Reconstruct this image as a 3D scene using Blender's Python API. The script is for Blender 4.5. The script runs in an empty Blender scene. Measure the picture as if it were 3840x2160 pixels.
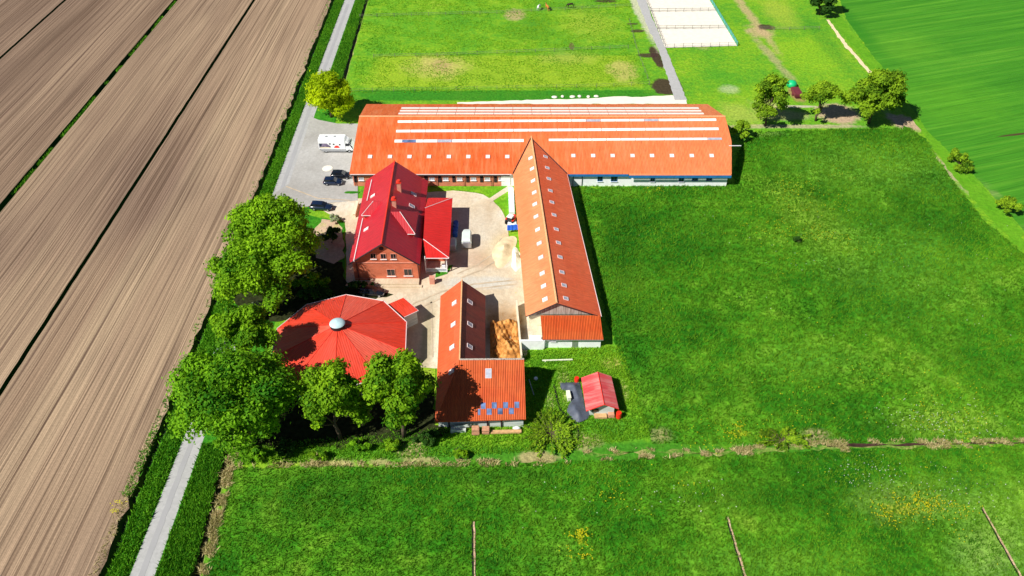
import bpy, math, random
import numpy as np
from mathutils import Vector
random.seed(7); RNG = np.random.default_rng(11)
S = bpy.context.scene
COL = S.collection
R = math.radians

# ------------------------------------------------------------------ camera
CAM_H = 95.0; PITCH = R(40.65)
cd = bpy.data.cameras.new('camera'); cam = bpy.data.objects.new('camera', cd); COL.objects.link(cam)
cam.location = (0, 0, CAM_H); cam.rotation_euler = (R(90) - PITCH, 0, 0)
cd.sensor_width = 36; cd.lens = 28.125; cd.clip_start = 1; cd.clip_end = 6000
S.camera = cam
# ------------------------------------------------------------------ world, sun, exposure
W = bpy.data.worlds.new('World'); S.world = W; W.use_nodes = True
nt = W.node_tree; bg = nt.nodes['Background']
sky = nt.nodes.new('ShaderNodeTexSky'); sky.sky_type = 'NISHITA'; sky.sun_disc = False
sky.sun_elevation = R(45); sky.sun_rotation = R(235); sky.dust_density = 0.2; sky.air_density = 0.7; sky.altitude = 500
nt.links.new(sky.outputs[0], bg.inputs[0]); bg.inputs[1].default_value = 0.05
sd = bpy.data.lights.new('sun', 'SUN'); sun = bpy.data.objects.new('sun', sd); COL.objects.link(sun)
sd.energy = 5.0; sd.angle = R(0.5); sd.color = (1.0, 0.955, 0.88)
sun.rotation_euler = Vector((.579, .406, -.707)).to_track_quat('-Z', 'Y').to_euler()
sun.location = (-60, -40, 120)
S.view_settings.view_transform = 'Standard'; S.view_settings.look = 'None'
S.view_settings.exposure = 0.35; S.view_settings.gamma = 1

# ------------------------------------------------------------------ survey helpers: sight line -> real point
K = 0.6708; F = 3000.0
def ray(x, y):
    v = (x / K - 1920) / F; u = (y / K - 1080) / F
    return np.array([v, math.cos(PITCH) - u * math.sin(PITCH), -math.sin(PITCH) - u * math.cos(PITCH)])
def g(x, y, z=0.0):
    r = ray(x, y); t = (CAM_H - z) / -r[2]
    return Vector((t * r[0], t * r[1], z))
def hit(x, y, p0, n):
    r = ray(x, y); c = np.array([0, 0, CAM_H]); n = np.array(n, float); p0 = np.array(p0, float)
    return Vector(c + r * (((p0 - c) @ n) / (r @ n)))
def z3(ox, oy):                                   # reading off an enlargement that starts at (ox, oy)
    return lambda x, y: ((ox + x / 3.22) * K, (oy + y / 3.22) * K)
A1 = z3(1200, 340); A2 = z3(2000, 340); A3 = z3(1200, 700); A4 = z3(1700, 700); A6 = z3(900, 1050); A7 = z3(1600, 1050); A8 = z3(1600, 1330)

# ------------------------------------------------------------------ materials
def dim(c, k=.8): return tuple(x * k for x in c)
def qs(st, k=.8): return [(p, dim(c, k)) for p, c in st]
def newmat(name, rough=0.8, spec=0.3):
    m = bpy.data.materials.new(name); m.use_nodes = True; n = m.node_tree
    b = n.nodes['Principled BSDF']; b.inputs['Roughness'].default_value = rough
    b.inputs['Specular IOR Level'].default_value = spec
    return m, n, b
def N(n, t, **kw):
    o = n.nodes.new(t)
    for k, v in kw.items(): setattr(o, k, v)
    return o
def noise(n, vec, scale, detail=4, rough=.55, dist=0):
    o = N(n, 'ShaderNodeTexNoise'); o.inputs['Scale'].default_value = scale; o.inputs['Detail'].default_value = detail
    o.inputs['Roughness'].default_value = rough; o.inputs['Distortion'].default_value = dist
    if vec is not None: n.links.new(vec, o.inputs['Vector'])
    return o.outputs['Fac']
def ramp(n, fac, stops):
    o = N(n, 'ShaderNodeValToRGB'); e = o.color_ramp.elements
    while len(e) < len(stops): e.new(.5)
    for i, (p, c) in enumerate(stops): e[i].position = p; e[i].color = (*c, 1) if len(c) == 3 else c
    n.links.new(fac, o.inputs[0]); return o.outputs[0]
def mix(n, fac, a, b, mode='MIX'):
    o = N(n, 'ShaderNodeMix', data_type='RGBA', blend_type=mode)
    for s, v in ((o.inputs[0], fac), (o.inputs[6], a), (o.inputs[7], b)):
        if isinstance(v, (int, float)): s.default_value = v
        elif isinstance(v, tuple): s.default_value = (*v, 1)
        else: n.links.new(v, s)
    return o.outputs[2]
def bump(n, b, h, strength, dist):
    o = N(n, 'ShaderNodeBump'); o.inputs['Strength'].default_value = strength; o.inputs['Distance'].default_value = dist
    n.links.new(h, o.inputs['Height']); n.links.new(o.outputs[0], b.inputs['Normal'])
def pos(n, scale=(1, 1, 1), rot=(0, 0, 0)):
    o = N(n, 'ShaderNodeNewGeometry'); m = N(n, 'ShaderNodeMapping'); m.inputs['Scale'].default_value = scale
    m.inputs['Rotation'].default_value = rot; n.links.new(o.outputs['Position'], m.inputs[0]); return m.outputs[0]
def uvv(n, scale=(1, 1, 1)):
    o = N(n, 'ShaderNodeUVMap', uv_map='uv'); m = N(n, 'ShaderNodeMapping'); m.inputs['Scale'].default_value = scale
    n.links.new(o.outputs[0], m.inputs[0]); return m.outputs[0]
def plain(name, c, rough=.6, spec=.4, var=.12, sc=1.5, metal=0):
    m, n, b = newmat(name, rough, spec); v = pos(n)
    f = noise(n, v, sc, 5)
    col = ramp(n, f, [(.3, tuple(x * (1 - var) for x in c)), (.7, tuple(min(1, x * (1 + var)) for x in c))])
    n.links.new(col, b.inputs['Base Color']); b.inputs['Metallic'].default_value = metal; return m
def roofmat(name, c1, c2, rib=0.3, course=0.35, weather=(.25, .1, .06), rough=.6, spec=.35, w=.35, bs=.5, fade=None, grime=.45):
    """c1/c2: two shades of the tiles in patches; ribs run up the slope, courses along it"""
    m, n, b = newmat(name, rough, spec)
    c1, c2, weather = dim(c1), dim(c2), dim(weather)
    base = ramp(n, noise(n, uvv(n, (.05, .16, 1)), 1.0, 5, .6), [(.38, c1), (.62, c2)])
    if fade:                                         # paler toward one end of the building
        g0 = N(n, 'ShaderNodeSeparateXYZ'); n.links.new(pos(n), g0.inputs[0]); mr = N(n, 'ShaderNodeMapRange'); mr.inputs['From Min'].default_value = fade[0]; mr.inputs['From Max'].default_value = fade[1]; mr.inputs['To Max'].default_value = .75
        n.links.new(g0.outputs[0], mr.inputs['Value']); base = mix(n, mr.outputs[0], base, dim(fade[2]))
    fine = ramp(n, noise(n, uvv(n, (3.2, .5, 1)), 1.0, 5, .75), [(.3, (.66,) * 3), (.7, (1.22,) * 3)])
    base = mix(n, .9, base, fine, 'MULTIPLY')
    st = ramp(n, noise(n, uvv(n, (.9, .12, 1)), 1.0, 6, .7), [(.46, (0, 0, 0)), (.66, (1, 1, 1))])
    bw = N(n, 'ShaderNodeMath', operation='MULTIPLY'); n.links.new(st, bw.inputs[0]); bw.inputs[1].default_value = w
    base = mix(n, bw.outputs[0], base, weather)
    dk = ramp(n, noise(n, uvv(n, (2.2, .22, 1)), 1.0, 6, .8), [(.30, (grime,) * 3), (.44, (0, 0, 0))])
    base = mix(n, dk, base, tuple(x * .42 for x in c1))
    wv = N(n, 'ShaderNodeTexWave', wave_type='BANDS', bands_direction='X', wave_profile='SIN'); wv.inputs['Scale'].default_value = 6.2832 / 20 / rib
    n.links.new(uvv(n), wv.inputs[0])
    wv2 = N(n, 'ShaderNodeTexWave', wave_type='BANDS', bands_direction='Y', wave_profile='SAW'); wv2.inputs['Scale'].default_value = 6.2832 / 20 / course
    n.links.new(uvv(n), wv2.inputs[0])
    ad = N(n, 'ShaderNodeMath', operation='MULTIPLY_ADD'); n.links.new(wv2.outputs['Fac'], ad.inputs[0]); ad.inputs[1].default_value = .35; n.links.new(wv.outputs['Fac'], ad.inputs[2])
    n.links.new(base, b.inputs['Base Color']); bump(n, b, ad.outputs[0], bs, .07)
    return m
def brickmat(name, c1, c2, mortar=(.42, .33, .26)):
    m, n, b = newmat(name, .85, .2)
    c1, c2, mortar = dim(c1), dim(c2), dim(mortar)
    t = N(n, 'ShaderNodeTexBrick'); t.inputs['Scale'].default_value = 1; t.inputs['Brick Width'].default_value = .5; t.inputs['Row Height'].default_value = .16
    t.inputs['Mortar Size'].default_value = .012; t.inputs['Color1'].default_value = (*c1, 1); t.inputs['Color2'].default_value = (*c2, 1); t.inputs['Mortar'].default_value = (*mortar, 1)
    n.links.new(uvv(n), t.inputs[0])
    f = ramp(n, noise(n, uvv(n, (.5, .9, 1)), 1.0, 5), [(.3, (.78,) * 3), (.7, (1.12,) * 3)])
    n.links.new(mix(n, 1.0, t.outputs[0], f, 'MULTIPLY'), b.inputs['Base Color']); return m
def boardmat(name, c1, c2, width=.22, vertical=True):
    m, n, b = newmat(name, .85, .2)
    sc = (1 / width, .15, 1) if vertical else (.15, 1 / width, 1)
    f = noise(n, uvv(n, sc), 1.0, 3, .8)
    n.links.new(ramp(n, f, [(.35, c1), (.6, c2)]), b.inputs['Base Color']); bump(n, b, f, .3, .05); return m
def patches(n, col, plist):
    """worn or differently coloured areas at fixed places on the ground: (x, y, rx, ry, angle, colour, strength, softness, raggedness, box?)"""
    if not plist: return col
    P0 = pos(n); nz = noise(n, P0, .45, 6, .65); nz2 = noise(n, P0, .11, 4, .6)
    sm = N(n, 'ShaderNodeMath', operation='ADD'); n.links.new(nz, sm.inputs[0]); n.links.new(nz2, sm.inputs[1])
    for (x, y, rx, ry, ang, c, st, soft, rag, bx) in plist:
        a = N(n, 'ShaderNodeVectorMath', operation='SUBTRACT'); n.links.new(P0, a.inputs[0]); a.inputs[1].default_value = (x, y, 0)
        m = N(n, 'ShaderNodeMapping'); m.inputs['Rotation'].default_value = (0, 0, -R(ang)); n.links.new(a.outputs[0], m.inputs[0])
        d = N(n, 'ShaderNodeVectorMath', operation='MULTIPLY'); n.links.new(m.outputs[0], d.inputs[0]); d.inputs[1].default_value = (1 / rx, 1 / ry, 0)
        if bx:
            ab = N(n, 'ShaderNodeVectorMath', operation='ABSOLUTE'); n.links.new(d.outputs[0], ab.inputs[0]); sp = N(n, 'ShaderNodeSeparateXYZ'); n.links.new(ab.outputs[0], sp.inputs[0])
            L = N(n, 'ShaderNodeMath', operation='MAXIMUM'); n.links.new(sp.outputs[0], L.inputs[0]); n.links.new(sp.outputs[1], L.inputs[1]); lo = L.outputs[0]
        else:
            L = N(n, 'ShaderNodeVectorMath', operation='LENGTH'); n.links.new(d.outputs[0], L.inputs[0]); lo = L.outputs['Value']
        e = N(n, 'ShaderNodeMath', operation='MULTIPLY_ADD'); n.links.new(sm.outputs[0], e.inputs[0]); e.inputs[1].default_value = rag; e.inputs[2].default_value = 1 - rag
        f = N(n, 'ShaderNodeMath', operation='SUBTRACT'); n.links.new(e.outputs[0], f.inputs[0]); n.links.new(lo, f.inputs[1])
        g_ = N(n, 'ShaderNodeMapRange', interpolation_type='SMOOTHSTEP'); n.links.new(f.outputs[0], g_.inputs['Value']); g_.inputs['From Max'].default_value = soft; g_.inputs['To Max'].default_value = st
        col = mix(n, g_.outputs[0], col, dim(c))
    return col
def pt(px, py, rx, ry, ang, c, st=.8, soft=.4, rag=.8, bx=False): p = g(px, py); return (p.x, p.y, rx, ry, ang, c, st, soft, rag, bx)
def grassmat(name, stops, sc=.12, tuft=2.2, stretch=(1, 1, 1), rot=0, fine=.35, bs=.6, plist=None, mid_w=.42):
    m, n, b = newmat(name, .85, .12)
    stops = qs(stops)
    mp_ = N(n, 'ShaderNodeMapping'); mp_.inputs['Scale'].default_value = stretch; n.links.new(pos(n, (1, 1, 1), (0, 0, rot)), mp_.inputs[0]); v = mp_.outputs[0]
    big = noise(n, v, sc, 5, .6)
    mid = noise(n, v, tuft * .35, 4, .6)
    ad = N(n, 'ShaderNodeMix', data_type='FLOAT'); ad.inputs[0].default_value = mid_w; n.links.new(big, ad.inputs[2]); n.links.new(mid, ad.inputs[3])
    col = patches(n, ramp(n, ad.outputs[0], stops), plist)
    fn = noise(n, v, tuft, 4, .7)
    sh = ramp(n, fn, [(.3, (1 - fine,) * 3), (.7, (1 + fine,) * 3)])
    col = mix(n, 1.0, col, sh, 'MULTIPLY')
    n.links.new(col, b.inputs['Base Color']); bump(n, b, fn, bs, .5); return m
def leafmat(name, dark, light, trans=.3, nsc=.25, wn=.55):
    m, n, b = newmat(name, .75, .15)
    dark, light = dim(dark, .85), dim(light, .85)
    at = N(n, 'ShaderNodeAttribute', attribute_name='rnd')
    nz = noise(n, pos(n), nsc, 3)
    md = N(n, 'ShaderNodeMix', data_type='FLOAT'); md.inputs[0].default_value = wn; n.links.new(at.outputs['Fac'], md.inputs[2]); n.links.new(nz, md.inputs[3])
    col = ramp(n, md.outputs[0], [(.25, dark), (.72, light)])
    n.links.new(col, b.inputs['Base Color'])
    tr = N(n, 'ShaderNodeBsdfTranslucent'); n.links.new(col, tr.inputs[0])
    ms = N(n, 'ShaderNodeMixShader'); ms.inputs[0].default_value = trans
    n.links.new(b.outputs[0], ms.inputs[1]); n.links.new(tr.outputs[0], ms.inputs[2]); n.links.new(ms.outputs[0], n.nodes['Material Output'].inputs[0])
    return m
def furrowmat():
    m, n, b = newmat('ploughed_soil', .95, .05)
    v = pos(n)
    wob = N(n, 'ShaderNodeTexNoise'); wob.inputs['Scale'].default_value = .012; n.links.new(v, wob.inputs[0])
    off = N(n, 'ShaderNodeVectorMath', operation='MULTIPLY_ADD'); n.links.new(wob.outputs['Color'], off.inputs[0]); off.inputs[1].default_value = (2.0, 0, 0); n.links.new(v, off.inputs[2])
    def st(sx, sy, det, rg):
        mp = N(n, 'ShaderNodeMapping'); mp.inputs['Scale'].default_value = (sx, sy, 1); n.links.new(off.outputs[0], mp.inputs[0])
        return noise(n, mp.outputs[0], 1.0, det, rg)
    band = st(.09, .004, 3, .6); line = st(1.25, .008, 2, .6); thin = st(2.6, .01, 1, .5); fine = st(4.5, .03, 2, .7); clod = noise(n, v, 3.0, 5, .75)
    blot = noise(n, pos(n, (1, .4, 1)), .03, 3, .5)
    sx = N(n, 'ShaderNodeSeparateXYZ'); n.links.new(v, sx.inputs[0]); mr = N(n, 'ShaderNodeMapRange'); mr.inputs['From Min'].default_value = -130; mr.inputs['From Max'].default_value = -66; n.links.new(sx.outputs[0], mr.inputs['Value'])
    west = ramp(n, band, [(.32, (.175, .118, .082)), (.5, (.23, .158, .11)), (.68, (.30, .21, .145))])
    east = ramp(n, band, [(.32, (.30, .205, .135)), (.5, (.365, .258, .17)), (.68, (.435, .32, .205))])
    col = mix(n, mr.outputs[0], west, east)
    col = mix(n, ramp(n, blot, [(.5, (0, 0, 0)), (.72, (.65,) * 3)]), col, (.14, .09, .072))
    col = mix(n, ramp(n, line, [(.31, (.75,) * 3), (.40, (0, 0, 0))]), col, (.10, .06, .045))
    col = mix(n, ramp(n, thin, [(.36, (.55,) * 3), (.45, (0, 0, 0))]), col, (.10, .06, .04))
    col = mix(n, 1.0, col, ramp(n, fine, [(.3, (.66,) * 3), (.7, (1.28,) * 3)]), 'MULTIPLY')
    col = mix(n, 1.0, col, ramp(n, clod, [(.3, (.8,) * 3), (.7, (1.18,) * 3)]), 'MULTIPLY')
    n.links.new(col, b.inputs['Base Color'])
    ad = N(n, 'ShaderNodeMath', operation='MULTIPLY_ADD'); n.links.new(fine, ad.inputs[0]); ad.inputs[1].default_value = .5; n.links.new(line, ad.inputs[2])
    bump(n, b, ad.outputs[0], .6, .35); return m
def slabmat(name, c1, c2, c3, sc=.15, crack=(.28, .22, .16), plist=None):
    m, n, b = newmat(name, .85, .2); v = pos(n)
    f = noise(n, v, sc, 6, .62, .6)
    col = ramp(n, f, [(.34, c1), (.5, c2), (.66, c3)])
    col = patches(n, col, plist)
    g2 = ramp(n, noise(n, v, 1.6, 6, .7), [(.3, (.84,) * 3), (.7, (1.1,) * 3)])
    col = mix(n, 1, col, g2, 'MULTIPLY')
    tr = ramp(n, noise(n, pos(n, (.35, .12, 1), (0, 0, .6)), 1.0, 6, .75, 2.5), [(.47, (0, 0, 0)), (.5, (.5,) * 3), (.53, (0, 0, 0))])
    col = mix(n, tr, col, crack)
    n.links.new(col, b.inputs['Base Color']); return m

M = {}
BR, LT_, DK, YG, MUD = (.62, .46, .24), (.30, .46, .06), (.03, .17, .012), (.50, .58, .07), (.075, .04, .032)
M['tile_orange'] = roofmat('orange_tiles', (.84, .125, .018), (.86, .19, .045), .3, .35, (.95, .34, .15), w=.5, fade=(-10, 45, (.95, .30, .11)))
M['tile_pale'] = roofmat('pale_orange_sheets', (.98, .29, .105), (.99, .36, .15), .25, 1.2, (.92, .22, .08), w=.35, grime=.2)
M['tile_east'] = M['tile_pale']
M['corr'] = roofmat('corrugated_orange', (.74, .10, .014), (.78, .15, .03), .27, 2.4, (.42, .05, .01), w=.5, bs=1.0)
M['tile_lbarn'] = roofmat('orange_red_sheets', (.82, .13, .035), (.82, .17, .06), .3, .9, (.5, .12, .06), w=.2)
M['sheet_red'] = roofmat('bright_red_sheets', (.86, .055, .018), (.90, .075, .035), .35, 3.5, (.8, .12, .09), w=.25, rough=.45, spec=.5, bs=.3)
M['sheet_house'] = roofmat('crimson_sheets', (.60, .016, .028), (.64, .022, .036), .3, .4, (.7, .04, .055), w=.2, rough=.34, spec=.55, bs=.2)
M['sheet_wing'] = roofmat('wing_red_sheets', (.80, .024, .018), (.84, .032, .026), .3, 3, (.85, .07, .06), w=.2, rough=.4, spec=.5, bs=.4)
M['sheet_faded'] = roofmat('faded_red_sheets', (.95, .11, .06), (.97, .15, .09), .35, 3.5, (.98, .22, .15), w=.35, grime=.12, rough=.45, spec=.5, bs=.3)
M['sheet_shed'] = roofmat('pinkish_red_sheets', (.95, .07, .08), (.98, .17, .16), .3, 2, (.99, .45, .4), w=.6, grime=.15, rough=.35, spec=.6, bs=.25)
M['brick'] = brickmat('red_brick', (.76, .15, .06), (.84, .20, .09), (.6, .4, .28))
M['brick2'] = brickmat('stable_brick', (.82, .20, .10), (.9, .28, .15), (.8, .55, .4))
M['grp_dull'] = plain('weathered_rooflight', (.70, .70, .66), .5, .4, .15, 1.6)
M['white_wall'] = plain('white_render', (.90, .93, .92), .8, .2, .08, 1.2)
M['white'] = plain('white_paint', (.85, .87, .88), .4, .5, .04, 2)
M['cream'] = plain('cream_plaster', (.75, .68, .5), .8, .2, .1)
M['boards'] = boardmat('grey_boards', (.20, .14, .11), (.55, .50, .44), .22)
M['boards_pale'] = boardmat('pale_sheeting', (.42, .48, .44), (.66, .70, .66), .5, False)
M['fascia'] = plain('blue_gutter', (.02, .17, .42), .5, .4, .2)
M['ridge_cap'] = plain('pale_orange_ridge', (.78, .42, .2), .7, .3, .2, 3)
M['dark_trim'] = plain('dark_trim', (.035, .02, .025), .6, .3, .2)
M['gutter'] = plain('light_gutter', (.75, .66, .66), .4, .5, .08)
M['salmon'] = plain('salmon_brick', (.62, .28, .2), .8, .2, .15, 4)
M['red_cap'] = plain('red_cap', (.75, .04, .02), .5, .4, .1)
M['concrete'] = slabmat('yard_concrete', (.56, .44, .30), (.66, .56, .41), (.72, .66, .54), .13, (.46, .36, .25), plist=[
    pt(1215, 660, 6.5, 3.4, 10, (.62, .38, .22), .6, .8, 1.2), pt(1260, 620, 4, 8, -20, (.86, .68, .36), .7, .8, .9), pt(1210, 712, 9, 2.4, 0, (.74, .72, .64), .85, .6, .8), pt(1264, 790, 5, 4, 0, (.60, .40, .22), .8, .6, .9), pt(1268, 830, 5, 6, 0, (.34, .18, .07), .8, .6, .9), pt(1075, 850, 1.6, 12, 0, (.42, .36, .20), .7, .7, .9), pt(1200, 640, 5, 6, 0, (.66, .48, .36), .4, .9, 1.0), pt(760, 500, 12, 5, 0, (.52, .50, .46), .6, .8, .9), pt(1050, 755, 6, 2.4, 20, (.74, .66, .50), .6, .8, .9), pt(1190, 570, 8, 9, 0, (.76, .70, .58), .6, .9, .8)])
M['asphalt'] = slabmat('pale_asphalt', (.36, .345, .32), (.42, .41, .385), (.48, .47, .45), .1, (.33, .32, .3))
M['road'] = slabmat('road_asphalt', (.41, .41, .40), (.43, .43, .425), (.45, .45, .445), .12, (.41, .41, .40))
M['road_dark'] = plain('worn_asphalt', (.36, .36, .365), .85, .2, .05, .3)
M['track_brown'] = plain('track_brown', (.52, .42, .30), .9, .1, .25, .6)
M['tree_shade'] = plain('tree_shade_ground', (.028, .034, .012), .95, .05, .6, 1.4)  # near-black ground colour that deepens the shade under the trees
M['sand'] = plain('sand', (.80, .75, .64), .95, .05, .07, .8)
M['sand_yellow'] = plain('yellow_sand', (.76, .60, .38), .95, .05, .15, 1.0)
M['dirt'] = slabmat('bare_earth', (.50, .30, .18), (.62, .42, .27), (.68, .50, .32), .4)
M['pinkdirt'] = slabmat('pinkish_bare_earth', (.52, .33, .22), (.60, .43, .30), (.5, .45, .18), .3)
M['mud'] = plain('dark_mud', (.055, .028, .022), .9, .15, .4, 1.2)
M['black_soil'] = plain('wet_soil_and_shade', (.012, .012, .010), .6, .3, .5, 1.5)  # wet ditch soil, also the painted shade of a trench drawn flat
M['glass'] = plain('window_glass', (.012, .016, .022), .08, .8, .3)
M['glass_blue'] = plain('blue_rooflight', (.12, .18, .34), .2, .6, .6, .9)  # blue of the reflected sky put into the pane colour
M['glass_grey'] = plain('grey_rooflight', (.42, .44, .52), .3, .5, .2, 2)
M['grp'] = plain('white_rooflight', (.88, .89, .86), .35, .5, .05, 1.2)
M['navy'] = plain('navy_car_paint', (.008, .018, .05), .18, .8, .1)
M['black_paint'] = plain('black_car_paint', (.008, .01, .016), .18, .8, .1)
M['rubber'] = plain('tyre_rubber', (.012, .012, .013), .8, .2, .1)
M['steel'] = plain('steel', (.5, .52, .55), .35, .5, .1, 3, .7)
M['red_paint'] = plain('red_paint', (.72, .03, .012), .35, .5, .1)
M['blue'] = plain('blue_plastic', (.01, .09, .5), .35, .5, .15)
M['barrel_blue'] = plain('dark_blue_plastic', (.02, .12, .55), .3, .6, .15)
M['bale_white'] = plain('white_bale_wrap', (.78, .84, .88), .3, .5, .1, 2)
M['tarp'] = plain('dark_grey_tarpaulin', (.085, .10, .135), .45, .4, .2, .8)
M['tealfence'] = plain('teal_paint', (.10, .42, .36), .5, .3, .1)
M['greywood'] = plain('weathered_wood', (.16, .15, .13), .8, .2, .3, 3)
M['wood'] = plain('timber', (.58, .36, .17), .8, .2, .2, 3)
M['palewood'] = plain('pale_timber', (.78, .80, .62), .7, .2, .1, 2)
M['bark'] = plain('bark', (.10, .075, .05), .9, .1, .35, 3)
M['terracotta'] = plain('terracotta', (.55, .28, .17), .8, .2, .2, 3)
M['green_plastic'] = plain('green_plastic', (.01, .5, .18), .4, .4, .1)
M['straw'] = slabmat('straw_manure', (.24, .09, .02), (.56, .24, .055), (.74, .40, .13), .7, (.08, .03, .01))
M['horse_dark'] = plain('dark_bay_coat', (.03, .018, .013), .6, .3, .3)
M['horse_chestnut'] = plain('chestnut_coat', (.55, .2, .04), .6, .3, .15)
M['horse_grey'] = plain('grey_coat', (.75, .76, .74), .6, .3, .08)
M['soil'] = furrowmat()
M['g_base'] = grassmat('pasture_grass', [(.30, (.08, .34, .025)), (.46, (.16, .44, .02)), (.58, (.27, .52, .02)), (.74, (.42, .54, .08))], .05, 1.6, plist=[
    pt(1270, 178, 37, 10, 0, (.40, .56, .03), .6, .12, .08, True), pt(1100, 168, 11, 9, 0, (.62, .56, .16), .85, .7, .9), pt(1110, 165, 4, 5, 10, (.50, .38, .16), .7, .7, 1.1), pt(1565, 178, 5, 8, 0, (.58, .52, .16), .7, .5, .8), pt(1430, 145, 12, 6, 0, (.45, .50, .10), .4, .7, .8),
    pt(1296, 38, 4, 6, 0, BR, .8, .6, .9), pt(1345, 70, 10, 14, 0, DK, .25, .9, .8), pt(1050, 60, 16, 18, 0, (.08, .38, .02), .4, .9, .9), pt(1480, 60, 12, 18, 0, YG, .4, .9, .9),
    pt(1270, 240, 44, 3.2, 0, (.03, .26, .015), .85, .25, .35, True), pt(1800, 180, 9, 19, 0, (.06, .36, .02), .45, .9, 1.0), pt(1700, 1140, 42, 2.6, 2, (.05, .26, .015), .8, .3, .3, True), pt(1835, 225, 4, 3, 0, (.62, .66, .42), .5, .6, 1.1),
    pt(1762, 112, 3, 5, 0, BR, .4, .6, .9), pt(1895, 50, 2.2, 30, 4, BR, .75, .7, 1.2), pt(1910, 80, 5, 7, 0, BR, .75, .7, 1.2), pt(1938, 140, 2.0, 22, 8, (.55, .42, .26), .6, .7, 1.2), pt(1926, 68, 2.6, 2.6, 0, MUD, .9, .4, 1.0),
    pt(1960, 30, 7, 20, 0, YG, .5, .8, .8), pt(2040, 140, 12, 20, 0, (.30, .58, .02), .5, .9, .9), pt(2080, 110, 4, 30, 3, (.03, .26, .02), .35, .7, .6),
    pt(1672, 218, 3.8, 5.4, 0, MUD, .95, .25, .5), pt(1650, 142, 1.5, 8, 4, MUD, .95, .3, .8), pt(1630, 139, 3.4, 1.7, 0, MUD, .9, .35, .8), pt(1605, 78, 2.8, 1.3, 0, MUD, .85, .35, .9), pt(1592, 60, 2.4, .9, 0, MUD, .8, .35, .9), pt(1524, 3, 4, 1.5, 0, MUD, .9, .35, .8),
    pt(1700, 200, 1.1, 8, 6, MUD, .7, .5, 1.2), pt(1438, 116, .9, 2.6, 0, (.2, .14, .07), .8, .5, 1.0), pt(1612, 30, 2.4, 30, 3, (.80, .74, .58), .7, .5, .9),
    pt(2110, 285, 6.5, 6, 0, (.66, .44, .32), .9, .4, .9), pt(2290, 312, 6, 4.5, -20, (.66, .44, .32), .85, .4, .9), pt(2000, 318, 20, 1.3, 0, (.62, .50, .34), .7, .5, .9), pt(1985, 290, 6, 3.5, 0, (.56, .52, .24), .7, .5, .9), pt(2000, 268, 7, .8, 0, (.70, .60, .48), .8, .4, .5),
    pt(1930, 275, 6, 7, 0, (.56, .56, .18), .7, .6, .9), pt(2003, 236, 2.2, 6, 0, (.50, .24, .14), .7, .5, .9), pt(2330, 380, 1.6, 22, 8, (.62, .48, .34), .7, .6, 1.1), pt(1860, 285, 8, 8, 0, (.52, .60, .10), .6, .7, .8),
    pt(1540, 915, 2.6, 2.0, 0, (.62, .58, .14), .8, .7, .8), pt(1420, 970, 1.6, 6, 0, (.55, .54, .18), .7, .7, 1.2), pt(1385, 1010, 1.2, 3, 0, (.62, .52, .26), .6, .7, 1.2), pt(1570, 985, 1.2, 3.5, 0, (.52, .50, .18), .7, .7, 1.1), pt(1480, 1110, 3.5, 2.2, 0, BR, .7, .7, 1.2), pt(1520, 1070, 4, 3, 0, (.06, .28, .02), .6, .7, .9),
    pt(1000, 1140, 24, 2.4, 0, (.06, .30, .02), .6, .6, .8), pt(830, 1165, 5, 1.4, 0, BR, .7, .6, 1.3), pt(1030, 1135, 3, 2.4, 0, BR, .7, .6, 1.3), pt(1070, 1155, 1.6, .8, 0, BR, .6, .6, 1.3), pt(1350, 1150, 4, 1.6, 0, BR, .7, .6, 1.3), pt(950, 1160, 2, 1, 0, BR, .6, .6, 1.3), pt(800, 1150, 1.5, 1.6, 0, BR, .7, .6, 1.3)])
M['g_pasture'] = M['g_base']
M['g_mown'] = grassmat('mown_grass', [(.3, (.18, .44, .02)), (.5, (.33, .52, .025)), (.7, (.52, .54, .10))], .07, 2.0)
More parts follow.
